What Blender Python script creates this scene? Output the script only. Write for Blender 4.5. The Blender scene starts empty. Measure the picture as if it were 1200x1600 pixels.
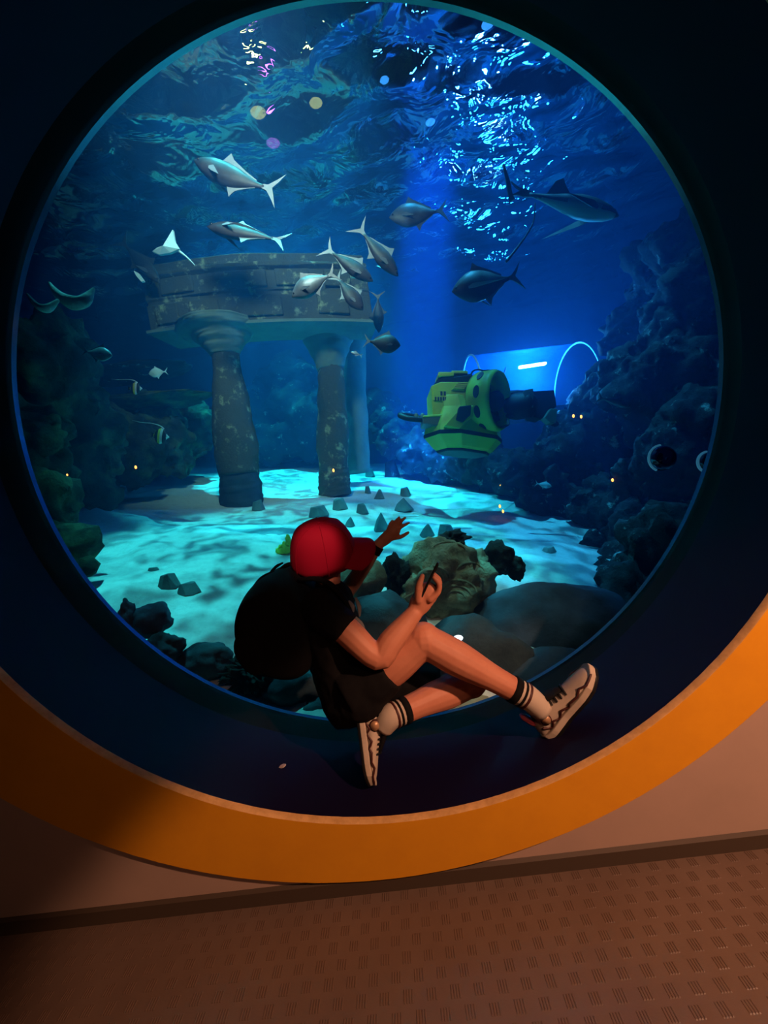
import bpy, bmesh, math, random
import numpy as np
from mathutils import Vector, Matrix, noise

random.seed(7)
rng = np.random.default_rng(11)
SC = bpy.context.scene
COL = SC.collection

# ------------------------------------------------------------------ camera
FPX = 620.0                       # focal length in pixels of a 1200 x 1600 frame
YAW, PITCH, ROLL = (math.radians(a) for a in (-1.46, -3.67, -8.02))
CAM = Vector((0.087, -1.355, 1.455))
_f = Vector((math.sin(YAW) * math.cos(PITCH), math.cos(YAW) * math.cos(PITCH), math.sin(PITCH)))
_r0 = Vector((math.cos(YAW), -math.sin(YAW), 0))
_u0 = _r0.cross(_f)
C_R = math.cos(ROLL) * _r0 + math.sin(ROLL) * _u0
C_U = -math.sin(ROLL) * _r0 + math.cos(ROLL) * _u0
C_F = _f
cam = bpy.data.cameras.new('camera')
cam.sensor_fit = 'VERTICAL'
cam.sensor_height = 36.0
cam.sensor_width = 27.0
cam.lens = FPX / 1600.0 * 36.0
cam.clip_start = 0.05
cam.clip_end = 200
camo = bpy.data.objects.new('camera', cam)
COL.objects.link(camo)
m = Matrix.Identity(4)
for i in range(3):
    m[i][0] = C_R[i]; m[i][1] = C_U[i]; m[i][2] = -C_F[i]; m[i][3] = CAM[i]
camo.matrix_world = m
SC.camera = camo

def at(px, py, Y):
    """world point on the plane y = Y that is seen at the photo's pixel (px, py)"""
    d = C_F + C_R * ((px - 600) / FPX) - C_U * ((py - 800) / FPX)
    return CAM + d * ((Y - CAM.y) / d.y)

def ppm(Y):
    return FPX / (Y - CAM.y)      # pixels per metre at depth Y

# ------------------------------------------------------------------ world, view
SC.view_settings.view_transform = 'Standard'
SC.view_settings.look = 'None'
SC.view_settings.exposure = 0.0
SC.view_settings.gamma = 1.0
SC.view_settings.use_curve_mapping = False
wd = bpy.data.worlds.new('world'); SC.world = wd
wd.use_nodes = True
wd.node_tree.nodes['Background'].inputs[0].default_value = (0.004, 0.005, 0.012, 1)
wd.node_tree.nodes['Background'].inputs[1].default_value = 0.25
SC.cycles.caustics_refractive = False
SC.cycles.caustics_reflective = False
SC.cycles.max_bounces = 5
SC.cycles.diffuse_bounces = 3
SC.cycles.transparent_max_bounces = 10
SC.cycles.volume_bounces = 0
SC.cycles.use_light_tree = False
SC.cycles.sample_clamp_indirect = 4.0

# ------------------------------------------------------------------ lights
def spot(name, loc, target, power, col, angle, blend=0.5, size=0.1):
    l = bpy.data.lights.new(name, 'SPOT')
    l.energy = power; l.color = col; l.spot_size = math.radians(angle); l.spot_blend = blend
    l.shadow_soft_size = size
    o = bpy.data.objects.new(name, l); COL.objects.link(o)
    o.location = loc
    o.rotation_euler = (Vector(target) - Vector(loc)).to_track_quat('-Z', 'Y').to_euler()
    return o

WATER_Z = 7.0
# the gallery's warm lamps and an added fill (behind and to the right of the visitor's viewpoint)
spot('gallery_lamp_warm', (2.2, -1.8, 2.6), (0.55, 0.0, -0.70), 430, (1.0, 0.48, 0.28), 54, 0.25, 0.05)
spot('gallery_lamp_amber', (1.4, -3.6, 3.8), (0.3, 0.0, 0.2), 75, (1.0, 0.52, 0.34), 66, 0.9, 0.2)  # added weak fill that lifts the darker left side
spot('gallery_lamp_accent', (0.7, -3.0, 3.3), at(492, 862, .24), 420, (1.0, 0.50, 0.40), 3.3, 0.35, 0.03)

def gobo(o, scale, lo, hi):
    """light broken up by the rippled water: bright network over a dimmer ground"""
    l = o.data; l.use_nodes = True
    nt = l.node_tree; em = nt.nodes['Emission']
    tc = nt.nodes.new('ShaderNodeTexCoord')
    sp = nt.nodes.new('ShaderNodeSeparateXYZ'); nt.links.new(tc.outputs['Normal'], sp.inputs[0])
    dx = nt.nodes.new('ShaderNodeMath'); dx.operation = 'DIVIDE'
    dy = nt.nodes.new('ShaderNodeMath'); dy.operation = 'DIVIDE'
    nt.links.new(sp.outputs[0], dx.inputs[0]); nt.links.new(sp.outputs[2], dx.inputs[1])
    nt.links.new(sp.outputs[1], dy.inputs[0]); nt.links.new(sp.outputs[2], dy.inputs[1])
    cb = nt.nodes.new('ShaderNodeCombineXYZ')
    nt.links.new(dx.outputs[0], cb.inputs[0]); nt.links.new(dy.outputs[0], cb.inputs[1])
    nz = nt.nodes.new('ShaderNodeTexNoise'); nz.inputs['Scale'].default_value = scale * 0.8
    nz.inputs['Detail'].default_value = 2
    nt.links.new(cb.outputs[0], nz.inputs['Vector'])
    ad = nt.nodes.new('ShaderNodeVectorMath'); ad.operation = 'MULTIPLY_ADD'
    ad.inputs[1].default_value = (0.22, 0.22, 0)
    nt.links.new(nz.outputs['Color'], ad.inputs[0]); nt.links.new(cb.outputs[0], ad.inputs[2])
    vo = nt.nodes.new('ShaderNodeTexVoronoi'); vo.feature = 'SMOOTH_F1'
    vo.inputs['Scale'].default_value = scale
    vo.inputs['Smoothness'].default_value = 0.35
    nt.links.new(ad.outputs[0], vo.inputs['Vector'])
    mr = nt.nodes.new('ShaderNodeMapRange'); mr.interpolation_type = 'SMOOTHSTEP'
    mr.inputs['From Min'].default_value = 0.25; mr.inputs['From Max'].default_value = 0.75
    mr.inputs['To Min'].default_value = lo; mr.inputs['To Max'].default_value = hi
    nt.links.new(vo.outputs['Distance'], mr.inputs['Value'])
    nt.links.new(mr.outputs['Result'], em.inputs['Strength'])

# the tank's lamps over the water; lower down, a back lamp and added fills
L1 = spot('tank_lamp_sand', (-1.0, 3.7, 14.0), (-1.0, 3.45, 0.5), 80000, (0.09, 0.86, 1.0), 25, 0.35, 0.05)
gobo(L1, 30.0, 0.30, 2.6)
L2 = spot('tank_lamp_far_sand', (-1.5, 8.0, 14.0), (-1.5, 7.8, 1.4), 255000, (0.04, 0.74, 1.0), 38, 0.6, 0.05)
gobo(L2, 25.0, 0.45, 1.9)
_a, _b = at(678, 150, 5.2), at(655, 620, 7.6)
_a = _b + (_a - _b) * ((WATER_Z - _b.z) / (_a.z - _b.z))
L3 = spot('tank_lamp_blue', _a + (_a - _b) * 1.1, _b, 2100000, (0.02, 0.20, 1.0), 12, 0.9, 0.05)
L4 = spot('tank_lamp_right', (2.6, 5.0, 14.0), (2.2, 4.9, 0.4), 105000, (0.06, 0.48, 1.0), 30, 0.7, 0.05)
gobo(L4, 24.0, 0.4, 2.0)
L6 = spot('tank_lamp_back', (4.7, 11.6, 3.2), (3.9, 7.4, 7.0), 240, (0.03, 0.26, 1.0), 75, 0.6, 0.45)
L5 = spot('tank_lamp_front', (-0.6, 1.5, 6.4), (-1.2, 7.0, 4.3), 1000, (1.0, 0.88, 0.80), 84, 0.8, 0.3)  # added fill for front faces, in place of light scattered by the water
L7 = spot('tank_lamp_foreground', (0.6, 1.5, 6.4), (0.45, 1.95, 0.8), 330, (1.0, 0.95, 0.72), 26, 0.8, 0.2)  # added fill to brighten the foreground rocks

# ------------------------------------------------------------------ helpers
def tag(o, label=None, cat=None, group=None, kind=None):
    if label: o['label'] = label
    if cat: o['category'] = cat
    if group: o['group'] = group
    if kind: o['kind'] = kind
    return o

def empty(name, loc=(0, 0, 0), label=None, cat=None, group=None, kind=None):
    o = bpy.data.objects.new(name, None); COL.objects.link(o)
    o.location = loc; o.empty_display_size = 0.1
    return tag(o, label, cat, group, kind)

class MB:
    """collects verts and faces, then links them as one mesh object"""
    def __init__(s): s.v = []; s.f = []
    def add(s, vs, fs):
        n = len(s.v); s.v += [tuple(v) for v in vs]; s.f += [tuple(i + n for i in f) for f in fs]; return s
    def box(s, c, d, M=None):
        c = Vector(c); hx, hy, hz = d[0] / 2, d[1] / 2, d[2] / 2
        vs = [Vector((x, y, z)) for x in (-hx, hx) for y in (-hy, hy) for z in (-hz, hz)]
        vs = [(M @ v if M else v) + c for v in vs]
        return s.add(vs, [(0, 1, 3, 2), (4, 6, 7, 5), (0, 4, 5, 1), (2, 3, 7, 6), (0, 2, 6, 4), (1, 5, 7, 3)])
    def prism(s, outline, h0, h1, fn):
        """outline of 2-D points extruded h0..h1; fn(u, v, h) gives the 3-D point"""
        n = len(outline)
        vs = [fn(u, v, h0) for u, v in outline] + [fn(u, v, h1) for u, v in outline]
        fs = [tuple(range(n))[::-1], tuple(range(n, 2 * n))] + [(i, (i + 1) % n, n + (i + 1) % n, n + i) for i in range(n)]
        return s.add(vs, fs)
    def loft(s, rings, caps=True, closed=False):
        n = len(rings[0]); vs = [p for r in rings for p in r]; fs = []
        k = len(rings)
        for a in range(k if closed else k - 1):
            b = (a + 1) % k
            for i in range(n):
                j = (i + 1) % n
                fs.append((a * n + i, a * n + j, b * n + j, b * n + i))
        if caps and not closed:
            fs.append(tuple(range(n))[::-1]); fs.append(tuple((k - 1) * n + i for i in range(n)))
        return s.add(vs, fs)
    def tube(s, pts, rad, n=10, flat=None, up=None, sub=4, round_ends=True):
        """smooth tube through pts; rad one per point; flat: (scale along 'up' side axis)"""
        P = [Vector(p) for p in pts]
        if not isinstance(rad, (list, tuple)): rad = [rad] * len(P)
        if len(P) > 2 and sub > 1:
            Q, R = [], []
            for i in range(len(P) - 1):
                p0 = P[max(i - 1, 0)]; p1 = P[i]; p2 = P[i + 1]; p3 = P[min(i + 2, len(P) - 1)]
                for k in range(sub):
                    t = k / sub
                    Q.append(0.5 * ((2 * p1) + (p2 - p0) * t + (2 * p0 - 5 * p1 + 4 * p2 - p3) * t * t + (3 * p1 - p0 - 3 * p2 + p3) * t ** 3))
                    tt = t * t * (3 - 2 * t)
                    R.append(rad[i] * (1 - tt) + rad[i + 1] * tt)
            Q.append(P[-1]); R.append(rad[-1]); P, rad = Q, R
        if round_ends:
            a = (P[0] - P[1]).normalized(); b = (P[-1] - P[-2]).normalized()
            P = [P[0] + a * rad[0] * .9, P[0] + a * rad[0] * .6] + list(P) + [P[-1] + b * rad[-1] * .6, P[-1] + b * rad[-1] * .9]
            rad = [rad[0] * .4, rad[0] * .8] + list(rad) + [rad[-1] * .8, rad[-1] * .4]
        up = Vector(up) if up is not None else None
        rings = []; prev = None
        for i, p in enumerate(P):
            t = (P[min(i + 1, len(P) - 1)] - P[max(i - 1, 0)]).normalized()
            if up is not None: a = up - t * up.dot(t)
            elif prev is None: a = t.orthogonal()
            else: a = prev - t * prev.dot(t)
            a.normalize(); prev = a; b = t.cross(a)
            fl = flat if flat else 1.0
            rings.append([p + a * (math.cos(2 * math.pi * k / n) * rad[i] * fl) + b * (math.sin(2 * math.pi * k / n) * rad[i]) for k in range(n)])
        return s.loft(rings)
    def ell(s, c, r, M=None, nu=14, nv=9):
        c = Vector(c); rings = []
        for j in range(1, nv):
            th = math.pi * j / nv
            rings.append([Vector((r[0] * math.sin(th) * math.cos(2 * math.pi * i / nu), r[1] * math.sin(th) * math.sin(2 * math.pi * i / nu), r[2] * math.cos(th))) for i in range(nu)])
        vs = [q for g in rings for q in g] + [Vector((0, 0, r[2])), Vector((0, 0, -r[2]))]
        fs = []
        for a in range(nv - 2):
            for i in range(nu):
                j = (i + 1) % nu
                fs.append((a * nu + i, (a + 1) * nu + i, (a + 1) * nu + j, a * nu + j))
        T = (nv - 1) * nu
        for i in range(nu):
            j = (i + 1) % nu
            fs.append((T, i, j)); fs.append((T + 1, (nv - 2) * nu + j, (nv - 2) * nu + i))
        return s.add([(M @ v if M else v) + c for v in vs], fs)
    def mesh(s, name, smooth=True):
        me = bpy.data.meshes.new(name); me.from_pydata([tuple(v) for v in s.v], [], s.f)
        me.validate(); me.update()
        bm = bmesh.new(); bm.from_mesh(me); bmesh.ops.recalc_face_normals(bm, faces=bm.faces); bm.to_mesh(me); bm.free()
        if smooth: me.polygons.foreach_set('use_smooth', [True] * len(me.polygons))
        return me
    def build(s, name, mat, parent=None, smooth=True, M=None, **kw):
        me = s.mesh(name, smooth)
        if mat: me.materials.append(mat)
        o = bpy.data.objects.new(name, me); COL.objects.link(o)
        if parent:
            o.parent = parent
            o.matrix_parent_inverse = Matrix.Identity(4)
            if M is None: M = world_of(parent).inverted()
        if M is not None: o.matrix_local = M
        return tag(o, **kw)

def world_of(o):
    M = o.matrix_basis.copy()
    if o.parent: M = world_of(o.parent) @ M
    return M

def remesh(o, size, smooth=3):
    md = o.modifiers.new('merge', 'REMESH'); md.mode = 'VOXEL'; md.voxel_size = size; md.use_smooth_shade = True
    if smooth:
        sm = o.modifiers.new('soften', 'SMOOTH'); sm.iterations = smooth; sm.factor = 0.5
    return o

def bevel(o, w, seg=2):
    md = o.modifiers.new('edges', 'BEVEL'); md.width = w; md.segments = seg; md.limit_method = 'ANGLE'
    return o

# ------------------------------------------------------------------ materials
def mat(name, col, rough=0.6, metal=0.0, spec=0.5, bump=None, vary=None, emit=None, coat=0):
    """bump=(scale, strength, distance); vary=(colour, scale, low, high)"""
    m = bpy.data.materials.new(name); m.use_nodes = True
    nt = m.node_tree; b = nt.nodes['Principled BSDF']
    b.inputs['Base Color'].default_value = (*col, 1); b.inputs['Roughness'].default_value = rough
    b.inputs['Metallic'].default_value = metal; b.inputs['Specular IOR Level'].default_value = spec
    b.inputs['Coat Weight'].default_value = coat
    tc = nt.nodes.new('ShaderNodeTexCoord')
    if vary:
        n = nt.nodes.new('ShaderNodeTexNoise'); n.inputs['Scale'].default_value = vary[1]; n.inputs['Detail'].default_value = 8
        n.inputs['Roughness'].default_value = 0.65
        nt.links.new(tc.outputs['Object'], n.inputs['Vector'])
        r = nt.nodes.new('ShaderNodeMapRange'); r.inputs['From Min'].default_value = vary[2]; r.inputs['From Max'].default_value = vary[3]
        nt.links.new(n.outputs['Fac'], r.inputs['Value'])
        x = nt.nodes.new('ShaderNodeMix'); x.data_type = 'RGBA'
        x.inputs['A'].default_value = (*col, 1); x.inputs['B'].default_value = (*vary[0], 1)
        nt.links.new(r.outputs['Result'], x.inputs['Factor']); nt.links.new(x.outputs['Result'], b.inputs['Base Color'])
    if bump:
        n = nt.nodes.new('ShaderNodeTexNoise'); n.inputs['Scale'].default_value = bump[0]; n.inputs['Detail'].default_value = 10
        n.inputs['Roughness'].default_value = 0.7
        nt.links.new(tc.outputs['Object'], n.inputs['Vector'])
        q = nt.nodes.new('ShaderNodeBump'); q.inputs['Strength'].default_value = bump[1]; q.inputs['Distance'].default_value = bump[2]
        nt.links.new(n.outputs['Fac'], q.inputs['Height']); nt.links.new(q.outputs['Normal'], b.inputs['Normal'])
    if emit:
        m.cycles.emission_sampling = 'NONE'
        b.inputs['Emission Color'].default_value = (*emit[0], 1); b.inputs['Emission Strength'].default_value = emit[1]
    return m

M = {}
M['navy'] = mat('navy_paint', (0.0050, 0.0024, 0.018), 0.6, spec=0.12, bump=(60, .15, .003))
M['gasket'] = mat('black_gasket', (0.003, 0.003, 0.0035), 0.7, spec=0.1)
M['orange'] = mat('orange_paint', (0.76, 0.33, 0.010), 0.55, bump=(90, .08, .002), vary=((0.70, 0.295, 0.010), 5, .4, .7))
M['lip'] = mat('bare_plywood_edge', (0.72, 0.42, 0.16), 0.7, vary=((0.5, 0.27, 0.08), 25, .35, .7))
M['wall'] = mat('beige_paint', (0.44, 0.31, 0.25), 0.7, bump=(120, .1, .002), vary=((0.40, 0.285, 0.23), 3, .4, .7))
M['darkwall'] = mat('dark_gallery_paint', (0.05, 0.035, 0.035), 0.8)
M['base'] = mat('brown_rubber_base', (0.060, 0.040, 0.026), 0.7, bump=(80, .1, .003))
M['floor'] = mat('brown_floor', (0.155, 0.105, 0.08), 0.40, spec=0.4, bump=(220, .2, .002), vary=((0.13, 0.085, 0.064), 2.5, .35, .65))
M['tread'] = mat('brown_tread', (0.125, 0.08, 0.058), 0.42, spec=0.45)
M['sand'] = mat('pale_sand', (0.74, 0.76, 0.72), 0.9, spec=0.1, bump=(35, .5, .02), vary=((0.55, 0.58, 0.56), 14, .4, .75))
M['rock'] = mat('dark_reef_rock', (0.020, 0.023, 0.022), 0.8, spec=0.25, bump=(9, .9, .06), vary=((0.40, 0.50, 0.50), 4.5, .60, .69))  # pale patches paint in the light on the rock tops
M['rock_green'] = mat('mossy_reef_rock', (0.022, 0.030, 0.018), 0.85, spec=0.2, bump=(7, .9, .06), vary=((0.12, 0.16, 0.07), 2.2, .48, .72))
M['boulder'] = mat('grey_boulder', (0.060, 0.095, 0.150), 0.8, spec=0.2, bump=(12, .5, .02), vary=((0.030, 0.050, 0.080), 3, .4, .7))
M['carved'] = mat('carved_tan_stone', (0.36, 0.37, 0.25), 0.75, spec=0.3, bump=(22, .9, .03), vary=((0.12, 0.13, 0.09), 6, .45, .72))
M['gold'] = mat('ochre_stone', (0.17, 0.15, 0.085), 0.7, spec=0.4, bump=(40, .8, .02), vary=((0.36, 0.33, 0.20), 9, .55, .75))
M['stone'] = mat('ruin_stone', (0.085, 0.08, 0.06), 0.85, spec=0.2, bump=(14, .8, .04), vary=((0.44, 0.44, 0.28), 5.0, .56, .70))
M['smooth'] = mat('smooth_grey_plaster', (0.17, 0.21, 0.19), 0.85, spec=0.15, bump=(12, .25, .02), vary=((0.12, 0.15, 0.14), 3, .4, .7))
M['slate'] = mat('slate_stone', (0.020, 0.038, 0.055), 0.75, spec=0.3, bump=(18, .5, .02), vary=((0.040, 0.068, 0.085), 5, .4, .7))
M['tankwall'] = mat('dark_blue_tank_wall', (0.018, 0.045, 0.085), 0.9, spec=0.1, bump=(2, .6, .1))
M['black'] = mat('black_fabric', (0.006, 0.006, 0.007), 0.85, spec=0.15, bump=(140, .3, .002))
M['blackshiny'] = mat('black_plastic', (0.008, 0.008, 0.009), 0.35)
M['skin'] = mat('skin', (0.58, 0.23, 0.14), 0.55, spec=0.35, bump=(90, .1, .002), vary=((0.52, 0.19, 0.115), 14, .4, .7))
M['red'] = mat('red_cotton', (0.40, 0.006, 0.028), 0.8, spec=0.15, bump=(160, .3, .002))
M['hair'] = mat('dark_brown_hair', (0.03, 0.014, 0.009), 0.6, bump=(120, .7, .004))
M['white'] = mat('offwhite_knit', (0.52, 0.44, 0.36), 0.85, spec=0.2, bump=(150, .3, .002))
M['shoe'] = mat('pale_shoe_leather', (0.56, 0.47, 0.38), 0.5, spec=0.4, bump=(90, .15, .002), vary=((0.46, 0.38, 0.30), 12, .4, .7))
M['maroon'] = mat('dark_maroon_trim', (0.055, 0.012, 0.010), 0.5)
M['dial'] = mat('copper_dial', (0.50, 0.30, 0.17), 0.4, metal=.3)
M['pink'] = mat('pink_tag', (0.60, 0.09, 0.12), 0.6)
M['eye'] = mat('eye_white', (0.8, 0.78, 0.75), 0.2)
M['iris'] = mat('dark_iris', (0.02, 0.015, 0.01), 0.2)
M['lips'] = mat('lips', (0.42, 0.13, 0.11), 0.5)
M['print'] = mat('grey_shirt_print', (0.16, 0.16, 0.17), 0.8)
M['printw'] = mat('pale_shirt_print', (0.55, 0.45, 0.40), 0.8)
M['yellow'] = mat('yellow_green_hull', (0.52, 0.62, 0.05), 0.45, spec=0.4, vary=((0.42, 0.52, 0.04), 3, .4, .7))
M['dark'] = mat('dark_machine_grey', (0.012, 0.016, 0.022), 0.6, spec=0.2)
M['greypart'] = mat('machine_grey_green', (0.10, 0.15, 0.13), 0.5)
M['letter'] = mat('dark_lettering', (0.02, 0.03, 0.02), 0.6)
M['silver'] = mat('silver_fish_skin', (0.24, 0.25, 0.28), 0.4, metal=.2, vary=((0.12, 0.12, 0.14), 7, .4, .7))
M['fishdark'] = mat('dark_fish_skin', (0.022, 0.020, 0.026), 0.5, spec=.3, vary=((0.06, 0.05, 0.055), 6, .4, .7))
M['fin'] = mat('pale_fin', (0.22, 0.23, 0.26), 0.45)
M['findark'] = mat('dark_fin', (0.035, 0.035, 0.045), 0.5)
M['shark'] = mat('shark_skin', (0.035, 0.05, 0.055), 0.55, vary=((0.06, 0.08, 0.08), 4, .4, .7))
M['sharkbelly'] = mat('shark_belly', (0.22, 0.27, 0.26), 0.55)
M['idolw'] = mat('idol_white', (0.85, 0.86, 0.82), 0.5)
M['idolb'] = mat('idol_black', (0.01, 0.01, 0.012), 0.5)
M['idoly'] = mat('idol_yellow', (0.75, 0.66, 0.06), 0.5)
M['ray'] = mat('pale_blue_ray', (0.55, 0.72, 0.74), 0.5)
M['neon'] = mat('neon_yellow_plastic', (0.72, 0.86, 0.06), 0.5, bump=(25, .8, .02))
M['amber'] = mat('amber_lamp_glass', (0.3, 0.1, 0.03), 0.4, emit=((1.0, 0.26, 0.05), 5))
M['lampw'] = mat('white_lamp_lens', (0.8, 0.8, 0.8), 0.4, emit=((0.75, 0.9, 1.0), 60))
M['lampb'] = mat('blue_lamp_lens', (0.1, 0.2, 0.8), 0.4, emit=((0.05, 0.30, 1.0), 25))
M['lampy'] = mat('yellow_lamp_lens', (0.8, 0.7, 0.2), 0.4, emit=((1.0, 0.80, 0.25), 9))
M['lampm'] = mat('magenta_lamp_lens', (0.6, 0.1, 0.6), 0.4, emit=((0.75, 0.12, 1.0), 7))
M['kelp'] = mat('pale_dead_coral', (0.34, 0.42, 0.40), 0.8, bump=(15, .8, .03), vary=((0.14, 0.18, 0.17), 6, .4, .7))
M['pebble'] = mat('blue_grey_stone', (0.10, 0.15, 0.16), 0.8, spec=0.2, bump=(18, .5, .02), vary=((0.15, 0.21, 0.21), 5, .4, .7))

# ================================================================== THE GALLERY (setting)
WZ = 1.95; R0 = 1.68; DEP = 0.537; RG = 1.665; GX, GZ = 0.024, 0.009
NSEG = 128
def circ(r, y, cx=0, cz=0, n=NSEG):
    return [Vector((cx + r * math.sin(2 * math.pi * i / n), y, WZ + cz - r * math.cos(2 * math.pi * i / n))) for i in range(n)]

# front wall: a sheet with a round hole, to the outline of a large rectangle
def wall_sheet(r, y, x0, x1, z0, z1, cx=0, cz=0):
    mb = MB(); ring = circ(r, y, cx, cz); out = []
    for p in ring:
        d = Vector((p.x - cx, 0, p.z - WZ - cz))
        t = 1e9
        if d.x > 1e-6: t = min(t, (x1 - cx) / d.x)
        if d.x < -1e-6: t = min(t, (x0 - cx) / d.x)
        if d.z > 1e-6: t = min(t, (z1 - WZ - cz) / d.z)
        if d.z < -1e-6: t = min(t, (z0 - WZ - cz) / d.z)
        out.append(Vector((cx + d.x * t, y, WZ + cz + d.z * t)))
    n = len(ring)
    mb.add(ring + out, [(i, (i + 1) % n, n + (i + 1) % n, n + i) for i in range(n)])
    return mb
wall_sheet(R0, 0.0, -5.5, 5.5, 0.0, 4.6).build('wall_front', M['wall'], kind='structure', smooth=False)

win = empty('window_1', (0, DEP, WZ), kind='structure', label='round aquarium window in a deep navy reveal')
mb = MB()
mb.loft([circ(R0, -0.004), circ(R0, 0.10), circ(R0 - .002, 0.3), circ(R0 - .004, DEP - 0.11)], caps=False)
mb.build('reveal_lining', M['navy'], win)
# gasket: black band that closes the reveal onto the pane
mb = MB()
mb.loft([circ(R0 - .004, DEP - .11), circ(RG + .008, DEP - .075, GX * .6, GZ * .6), circ(RG + .002, DEP - .03, GX, GZ), circ(RG, DEP, GX, GZ), circ(RG + .02, DEP + .004, GX, GZ)], caps=False)
mb.build('gasket', M['gasket'], win)
# polished cut edge of the thick acrylic
acr = bpy.data.materials.new('polished_acrylic_edge'); acr.use_nodes = True
nt = acr.node_tree; b = nt.nodes['Principled BSDF']
b.inputs['Base Color'].default_value = (0.16, 0.28, 0.34, 1); b.inputs['Roughness'].default_value = 0.15; b.inputs['Metallic'].default_value = 0.9
mb = MB(); mb.loft([circ(RG + .004, DEP + .002, GX, GZ), circ(RG + .004, DEP + .030, GX, GZ)], caps=False)
mb.build('acrylic_edge', acr, win)
# the pane: clear acrylic, faintly blue
pane = bpy.data.materials.new('clear_acrylic_pane'); pane.use_nodes = True
nt = pane.node_tree; nt.nodes.remove(nt.nodes['Principled BSDF'])
t = nt.nodes.new('ShaderNodeBsdfTransparent'); t.inputs[0].default_value = (0.93, 0.97, 0.985, 1)
nt.links.new(t.outputs[0], nt.nodes['Material Output'].inputs['Surface'])
mb = MB(); rr = circ(RG + .002, DEP + .012, GX, GZ)
mb.add(rr, [tuple(range(NSEG))])
mb.build('pane', pane, win, smooth=False)

# orange painted ring round the opening; its outer circle sits a little high
OX, OZ, RO = -0.103, 0.261, 2.152
ring = empty('trim_1', (0, 0, 0.1), kind='structure', label='orange painted plywood ring round the window')
fr = -0.022
mb = MB()
def ocirc(y, r):
    pts = []
    for i in range(NSEG):
        a = 2 * math.pi * i / NSEG
        d = Vector((math.sin(a), 0, -math.cos(a)))
        o = Vector((OX, 0, OZ)); bq = d.dot(o); cq = o.dot(o) - r * r
        tt = bq + math.sqrt(bq * bq - cq)
        pts.append(Vector((d.x * tt, y, WZ + d.z * tt)))
    return pts
mb.loft([circ(R0 + .003, fr), ocirc(fr, RO), ocirc(-0.001, RO)], caps=False)
mb.build('ring_face', M['orange'], ring, smooth=False)
mb = MB(); mb.loft([circ(R0 + .003, fr), circ(R0 - .0005, fr + .006), circ(R0 - .001, 0.006)], caps=False)
mb.build('ring_cut_edge', M['lip'], ring)

# baseboard and floor
mb = MB()
mb.add([(-5.5, -.012, 0), (5.5, -.012, 0), (5.5, -.012, .052), (-5.5, -.012, .052), (5.5, 0, .060), (-5.5, 0, .060)], [(0, 1, 2, 3), (3, 2, 4, 5)])
mb.build('baseboard_front', M['base'], kind='structure', smooth=False)
mb = MB(); mb.add([(-5.5, -5, 0), (5.5, -5, 0), (5.5, 0.0, 0), (-5.5, 0.0, 0)], [(0, 1, 2, 3)])
floor = mb.build('floor', M['floor'], kind='structure', smooth=False)
# raised tread: small pads of parallel ribs, turned alternately
mb = MB(); pit = 0.068
row = 0
yy = -0.03
while yy > -1.15:
    xx = -1.9 + (pit / 2 if row % 2 else 0)
    while xx < 2.0:
        for k in range(4):
            o = (k - 1.5) * .0078
            if (row // 1 + int(round(xx / pit))) % 2: cx_, cy_, dx_, dy_ = xx + o, yy, .0052, .034
            else: cx_, cy_, dx_, dy_ = xx + o, yy, .0052, .030
            h = .0012
            mb.add([(cx_ - dx_ / 2, cy_ - dy_ / 2, .0), (cx_ + dx_ / 2, cy_ - dy_ / 2, .0), (cx_ + dx_ / 2, cy_ + dy_ / 2, .0), (cx_ - dx_ / 2, cy_ + dy_ / 2, .0),
                    (cx_ - dx_ / 3, cy_ - dy_ / 2.4, h), (cx_ + dx_ / 3, cy_ - dy_ / 2.4, h), (cx_ + dx_ / 3, cy_ + dy_ / 2.4, h), (cx_ - dx_ / 3, cy_ + dy_ / 2.4, h)],
                   [(4, 5, 6, 7), (0, 1, 5, 4), (1, 2, 6, 5), (2, 3, 7, 6), (3, 0, 4, 7)])
        xx += pit
    yy -= 0.047; row += 1
mb.build('tread_ribs', M['tread'], floor, smooth=False, kind='stuff')
mb = MB(); mb.add([(-5.5, -5, 4.6), (5.5, -5, 4.6), (5.5, 0, 4.6), (-5.5, 0, 4.6)], [(0, 3, 2, 1)])
mb.build('ceiling', M['darkwall'], kind='structure', smooth=False)
mb = MB(); mb.add([(-5.5, -5, 0), (5.5, -5, 0), (5.5, -5, 4.6), (-5.5, -5, 4.6)], [(0, 1, 2, 3)])
mb.build('wall_back', M['darkwall'], kind='structure', smooth=False)
for nm, x in (('wall_left', -5.5), ('wall_right', 5.5)):
    mb = MB(); mb.add([(x, -5, 0), (x, 0, 0), (x, 0, 4.6), (x, -5, 4.6)], [(0, 1, 2, 3)])
    mb.build(nm, M['darkwall'], kind='structure', smooth=False)

# ================================================================== THE TANK (setting)
TX0, TX1, TY0, TY1 = -9.0, 9.0, DEP + 0.05, 13.0
wall_sheet(RG + .004, DEP + .030, TX0, TX1, -2.5, WATER_Z + .4, GX, GZ).build('wall_tank_front', M['tankwall'], kind='structure', smooth=False)
def quad(name, pts, mt):
    mb = MB(); mb.add(pts, [(0, 1, 2, 3)]); return mb.build(name, mt, kind='structure', smooth=False)
quad('wall_tank_back', [(TX0, TY1, -2.5), (TX1, TY1, -2.5), (TX1, TY1, 7.4), (TX0, TY1, 7.4)], M['tankwall'])
quad('wall_tank_left', [(TX0, TY0 - .01, -2.5), (TX0, TY1, -2.5), (TX0, TY1, 7.4), (TX0, TY0 - .01, 7.4)], M['tankwall'])
quad('wall_tank_right', [(TX1, TY0 - .01, -2.5), (TX1, TY1, -2.5), (TX1, TY1, 7.4), (TX1, TY0 - .01, 7.4)], M['tankwall'])

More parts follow.
